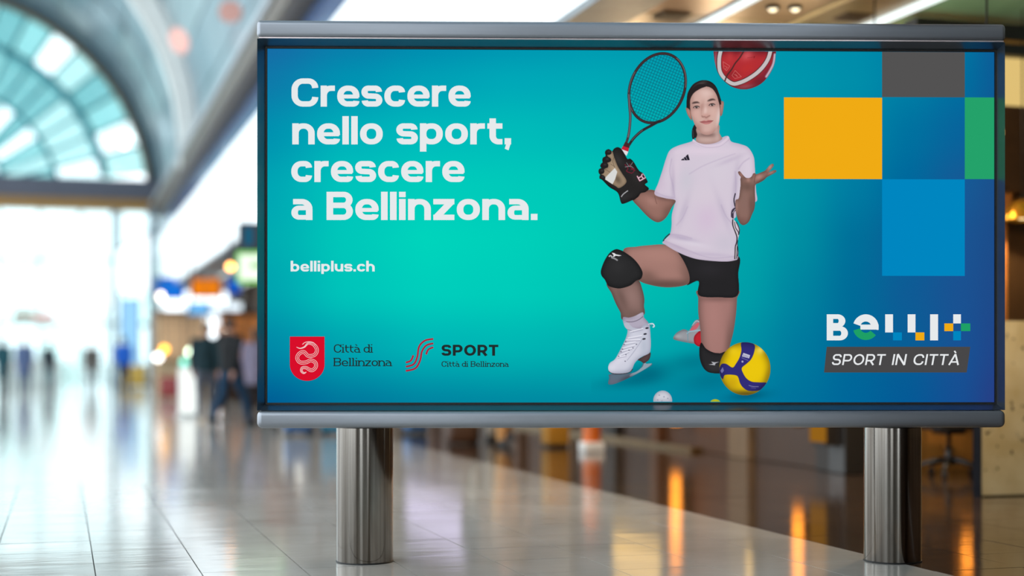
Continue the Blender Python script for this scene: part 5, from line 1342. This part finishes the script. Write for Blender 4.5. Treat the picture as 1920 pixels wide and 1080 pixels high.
def person(x, Y, rz, label, top, legs, hair, shoes=(30, 28, 28), stride=.0, height=1.72, arms=(.12, -.12), coat=0.0, group='travellers in the hall', fine=.014, bun=False):
    k = height / 1.72
    g = at(x, 0, Y); root = thing('person', label, 'person', Vector((g.x, Y, 0)), rz, group); root.scale = (k, k, k)
    # joints
    hip = [Vector((s * .095, 0, .90)) for s in (-1, 1)]
    fwd = [-stride, stride * .85]
    knee = [Vector((s * .10, f * .55 - .03 - (0.05 if f > 0 else 0), .49)) for s, f in zip((-1, 1), fwd)]
    ank = [Vector((s * .10, f + (0.04 if f > 0 else 0), .09 + (0.07 if f > .1 else 0))) for s, f in zip((-1, 1), fwd)]
    sho = [Vector((s * .19, .01, 1.40)) for s in (-1, 1)]
    elb = [Vector((s * .235, .03 + a * .6, 1.13)) for s, a in zip((-1, 1), arms)]
    wri = [Vector((s * .225, .03 + a * 1.3 - .06, .89)) for s, a in zip((-1, 1), arms)]
    # the body, one surface
    m = MB()
    m.ball((0, -.012, 1.615), .076, .094, .112, 20); m.ball((0, -.045, 1.55), .052, .055, .05, 12)
    m.ball((0, -.112, 1.605), .014, .022, .024, 8); m.ball((0, -.098, 1.565), .028, .012, .008, 8)
    for s in (-1, 1):
        m.ball((s * .078, .004, 1.61), .012, .024, .034, 8); m.ball((s * .03, -.088, 1.632), .017, .014, .010, 8)
    capsule(m, [(0, .012, 1.40), (0, 0, 1.54)], [.058, .05])
    m.tube([(0, 0, .86), (0, 0, .98), (0, 0, 1.12), (0, 0, 1.30), (0, .01, 1.42)], [.10, .112, .10, .115, .075], 16, True, True, 1.5)
    for i, s in enumerate((-1, 1)):
        capsule(m, [hip[i], hip[i].lerp(knee[i], .5), knee[i], knee[i].lerp(ank[i], .35), ank[i]], [.082, .074, .055, .053, .037])
        capsule(m, [ank[i] + Vector((0, .03, -.05)), ank[i] + Vector((0, -.14, -.065))], [.036, .028])
        capsule(m, [sho[i], sho[i].lerp(elb[i], .5), elb[i], elb[i].lerp(wri[i], .4), wri[i]], [.058, .048, .04, .039, .027])
        d = (wri[i] - elb[i]).normalized(); side = Vector((0, 1, 0)) - d * d.y; side.normalize(); pal = wri[i] + d * .05
        capsule(m, [wri[i], pal, wri[i] + d * .085], [.028, .036, .034])
        for f, (off, ln) in enumerate(((-.026, .062), (-.009, .075), (.009, .07), (.026, .055))):
            b = wri[i] + d * .085 + side * off
            c = b + d * ln * .55 + Vector((-s * .008, -.004, 0)); e = b + d * ln + Vector((-s * .024, -.01, 0))
            capsule(m, [b, c, e], [.0115, .0108, .0098])
        th = wri[i] + d * .03 + Vector((-s * .01, -.03, 0)); capsule(m, [wri[i] + d * .02 + Vector((0, -.015, 0)), th + d * .02, th + d * .055 + Vector((0, -.012, 0))], [.015, .0125, .0105])
    fuse(part('body', m, SKIN, root), fine)
    # eyes
    for s in (-1, 1):
        part('eye', MB().ball((s * .03, -.096, 1.634), .012, .008, .007, 8), mat('eye_dark', (40, 30, 26), .3), root)
    # clothes
    m = MB(); zb = .86 - coat
    m.tube([(0, 0, zb), (0, 0, max(zb + .02, .98)), (0, 0, 1.12), (0, .0, 1.30), (0, .01, 1.40), (0, .012, 1.46)], [.125 + coat * .1, .13, .122, .132, .10, .062], 18, True, True, 1.48)
    for i in range(2):
        capsule(m, [sho[i], sho[i].lerp(elb[i], .5), elb[i], wri[i].lerp(elb[i], .06)], [.078, .068, .06, .046])
    m.tube([(0, .012, 1.43), (0, .01, 1.49)], [.085, .066], 14, True, True)
    fuse(part('jacket', m, mat('cloth_%d_%d_%d' % top, top, .85, 0, .2, 9), root), .018)
    m = MB(); m.tube([(0, 0, .80), (0, 0, .9), (0, 0, 1.0)], [.10, .118, .114], 16, True, True, 1.5)
    for i in range(2):
        capsule(m, [hip[i], hip[i].lerp(knee[i], .5), knee[i], knee[i].lerp(ank[i], .4), ank[i] + Vector((0, .005, .0))], [.098, .09, .072, .066, .06])
    fuse(part('trousers', m, mat('cloth_%d_%d_%d' % legs, legs, .85, 0, .2, 9), root), .018)
    for i in range(2):
        m = MB(); a = ank[i]
        capsule(m, [a + Vector((0, .05, -.045)), a + Vector((0, -.05, -.045)), a + Vector((0, -.16, -.055))], [.045, .045, .035]); m.box(a.x - .042, a.x + .042, a.y - .19, a.y + .095, a.z - .09, a.z - .055, .012)
        part('shoe', m, mat('shoe_%d_%d_%d' % shoes, shoes, .5), root)
    m = MB(); bm = bmesh.new(); bmesh.ops.create_uvsphere(bm, u_segments=24, v_segments=16, radius=1)
    for p in bm.verts:
        v = p.co.copy(); fr = v.y < -.25 and v.z < .45
        p.co = Vector((v.x * (.084 if not fr else .06), .006 + v.y * (.1 if not fr else .06), 1.63 + v.z * (.108 if v.z > 0 else .085)))
    m.bm(bm, True)
    if bun:
        m.ball((0, .10, 1.66), .045, .045, .045, 12); m.ball((0, .085, 1.52), .06, .045, .11, 12)
    part('hair', m, mat('hair_%d_%d_%d' % hair, hair, .55, 0, .3, 60), root)
    return root

AW = math.pi                                     # facing away
person(432, 23.6, AW - .55, 'walking person in a black jacket and blue jeans, in front of the kiosks', (12, 14, 18), (14, 56, 86), (58, 40, 30), stride=.34, height=1.70, arms=(.16, -.2))
person(386, 25.6, AW + .2, 'person in a dark teal jacket and grey trousers beside the white floor sign', (8, 42, 50), (84, 88, 100), (120, 92, 66), stride=.12, height=1.68)
person(480, 26.5, AW, 'person in a lilac-grey coat half hidden by the display edge', (140, 132, 156), (40, 38, 44), (70, 48, 36), stride=.1, height=1.6, coat=.2, bun=True)
person(412, 29.5, .3, 'person in a brown coat facing the hall behind the black-jacketed walker', (112, 74, 52), (44, 40, 42), (40, 30, 26), stride=.06, height=1.74, coat=.15)
person(946, 18.3, .4, 'person in tan trousers standing behind the middle of the display', (150, 140, 132), (196, 146, 92), (50, 36, 28), stride=.14, height=1.7)
person(905, 19.2, AW, 'person in pale grey trousers standing left of the one in tan trousers', (70, 82, 90), (176, 168, 156), (44, 34, 30), stride=.06, height=1.7)
person(530, 22.0, .2, 'person in a brown-red coat behind the left end of the display', (120, 66, 48), (120, 106, 100), (40, 30, 26), stride=.12, height=1.7, coat=.12)
person(596, 21.6, AW, 'person in dark trousers between the blue and cyan suitcases', (120, 120, 124), (78, 66, 62), (60, 44, 34), stride=.08, height=1.72)
person(232, 47, AW, 'far person in a bright blue jacket and navy trousers beside the slim column', (14, 92, 196), (18, 50, 84), (60, 50, 44), stride=.1, height=1.78, fine=.03)
person(46, 46, .2, 'far person in a grey-blue coat left of the service counter', (86, 104, 142), (60, 80, 110), (110, 74, 60), height=1.75, coat=.3, fine=.03)
person(6, 44, AW, 'far person in a dark teal coat at the picture edge', (14, 72, 84), (20, 50, 58), (70, 60, 54), height=1.72, coat=.25, fine=.03)
person(172, 52, .4, 'far person in a brown-grey coat in front of the glazed end', (96, 92, 88), (66, 66, 70), (44, 36, 32), height=1.7, coat=.1, fine=.03)
person(92, 54, AW, 'far person in a black coat beside the service counter', (30, 44, 52), (50, 90, 100), (40, 36, 34), height=1.7, coat=.1, fine=.03)
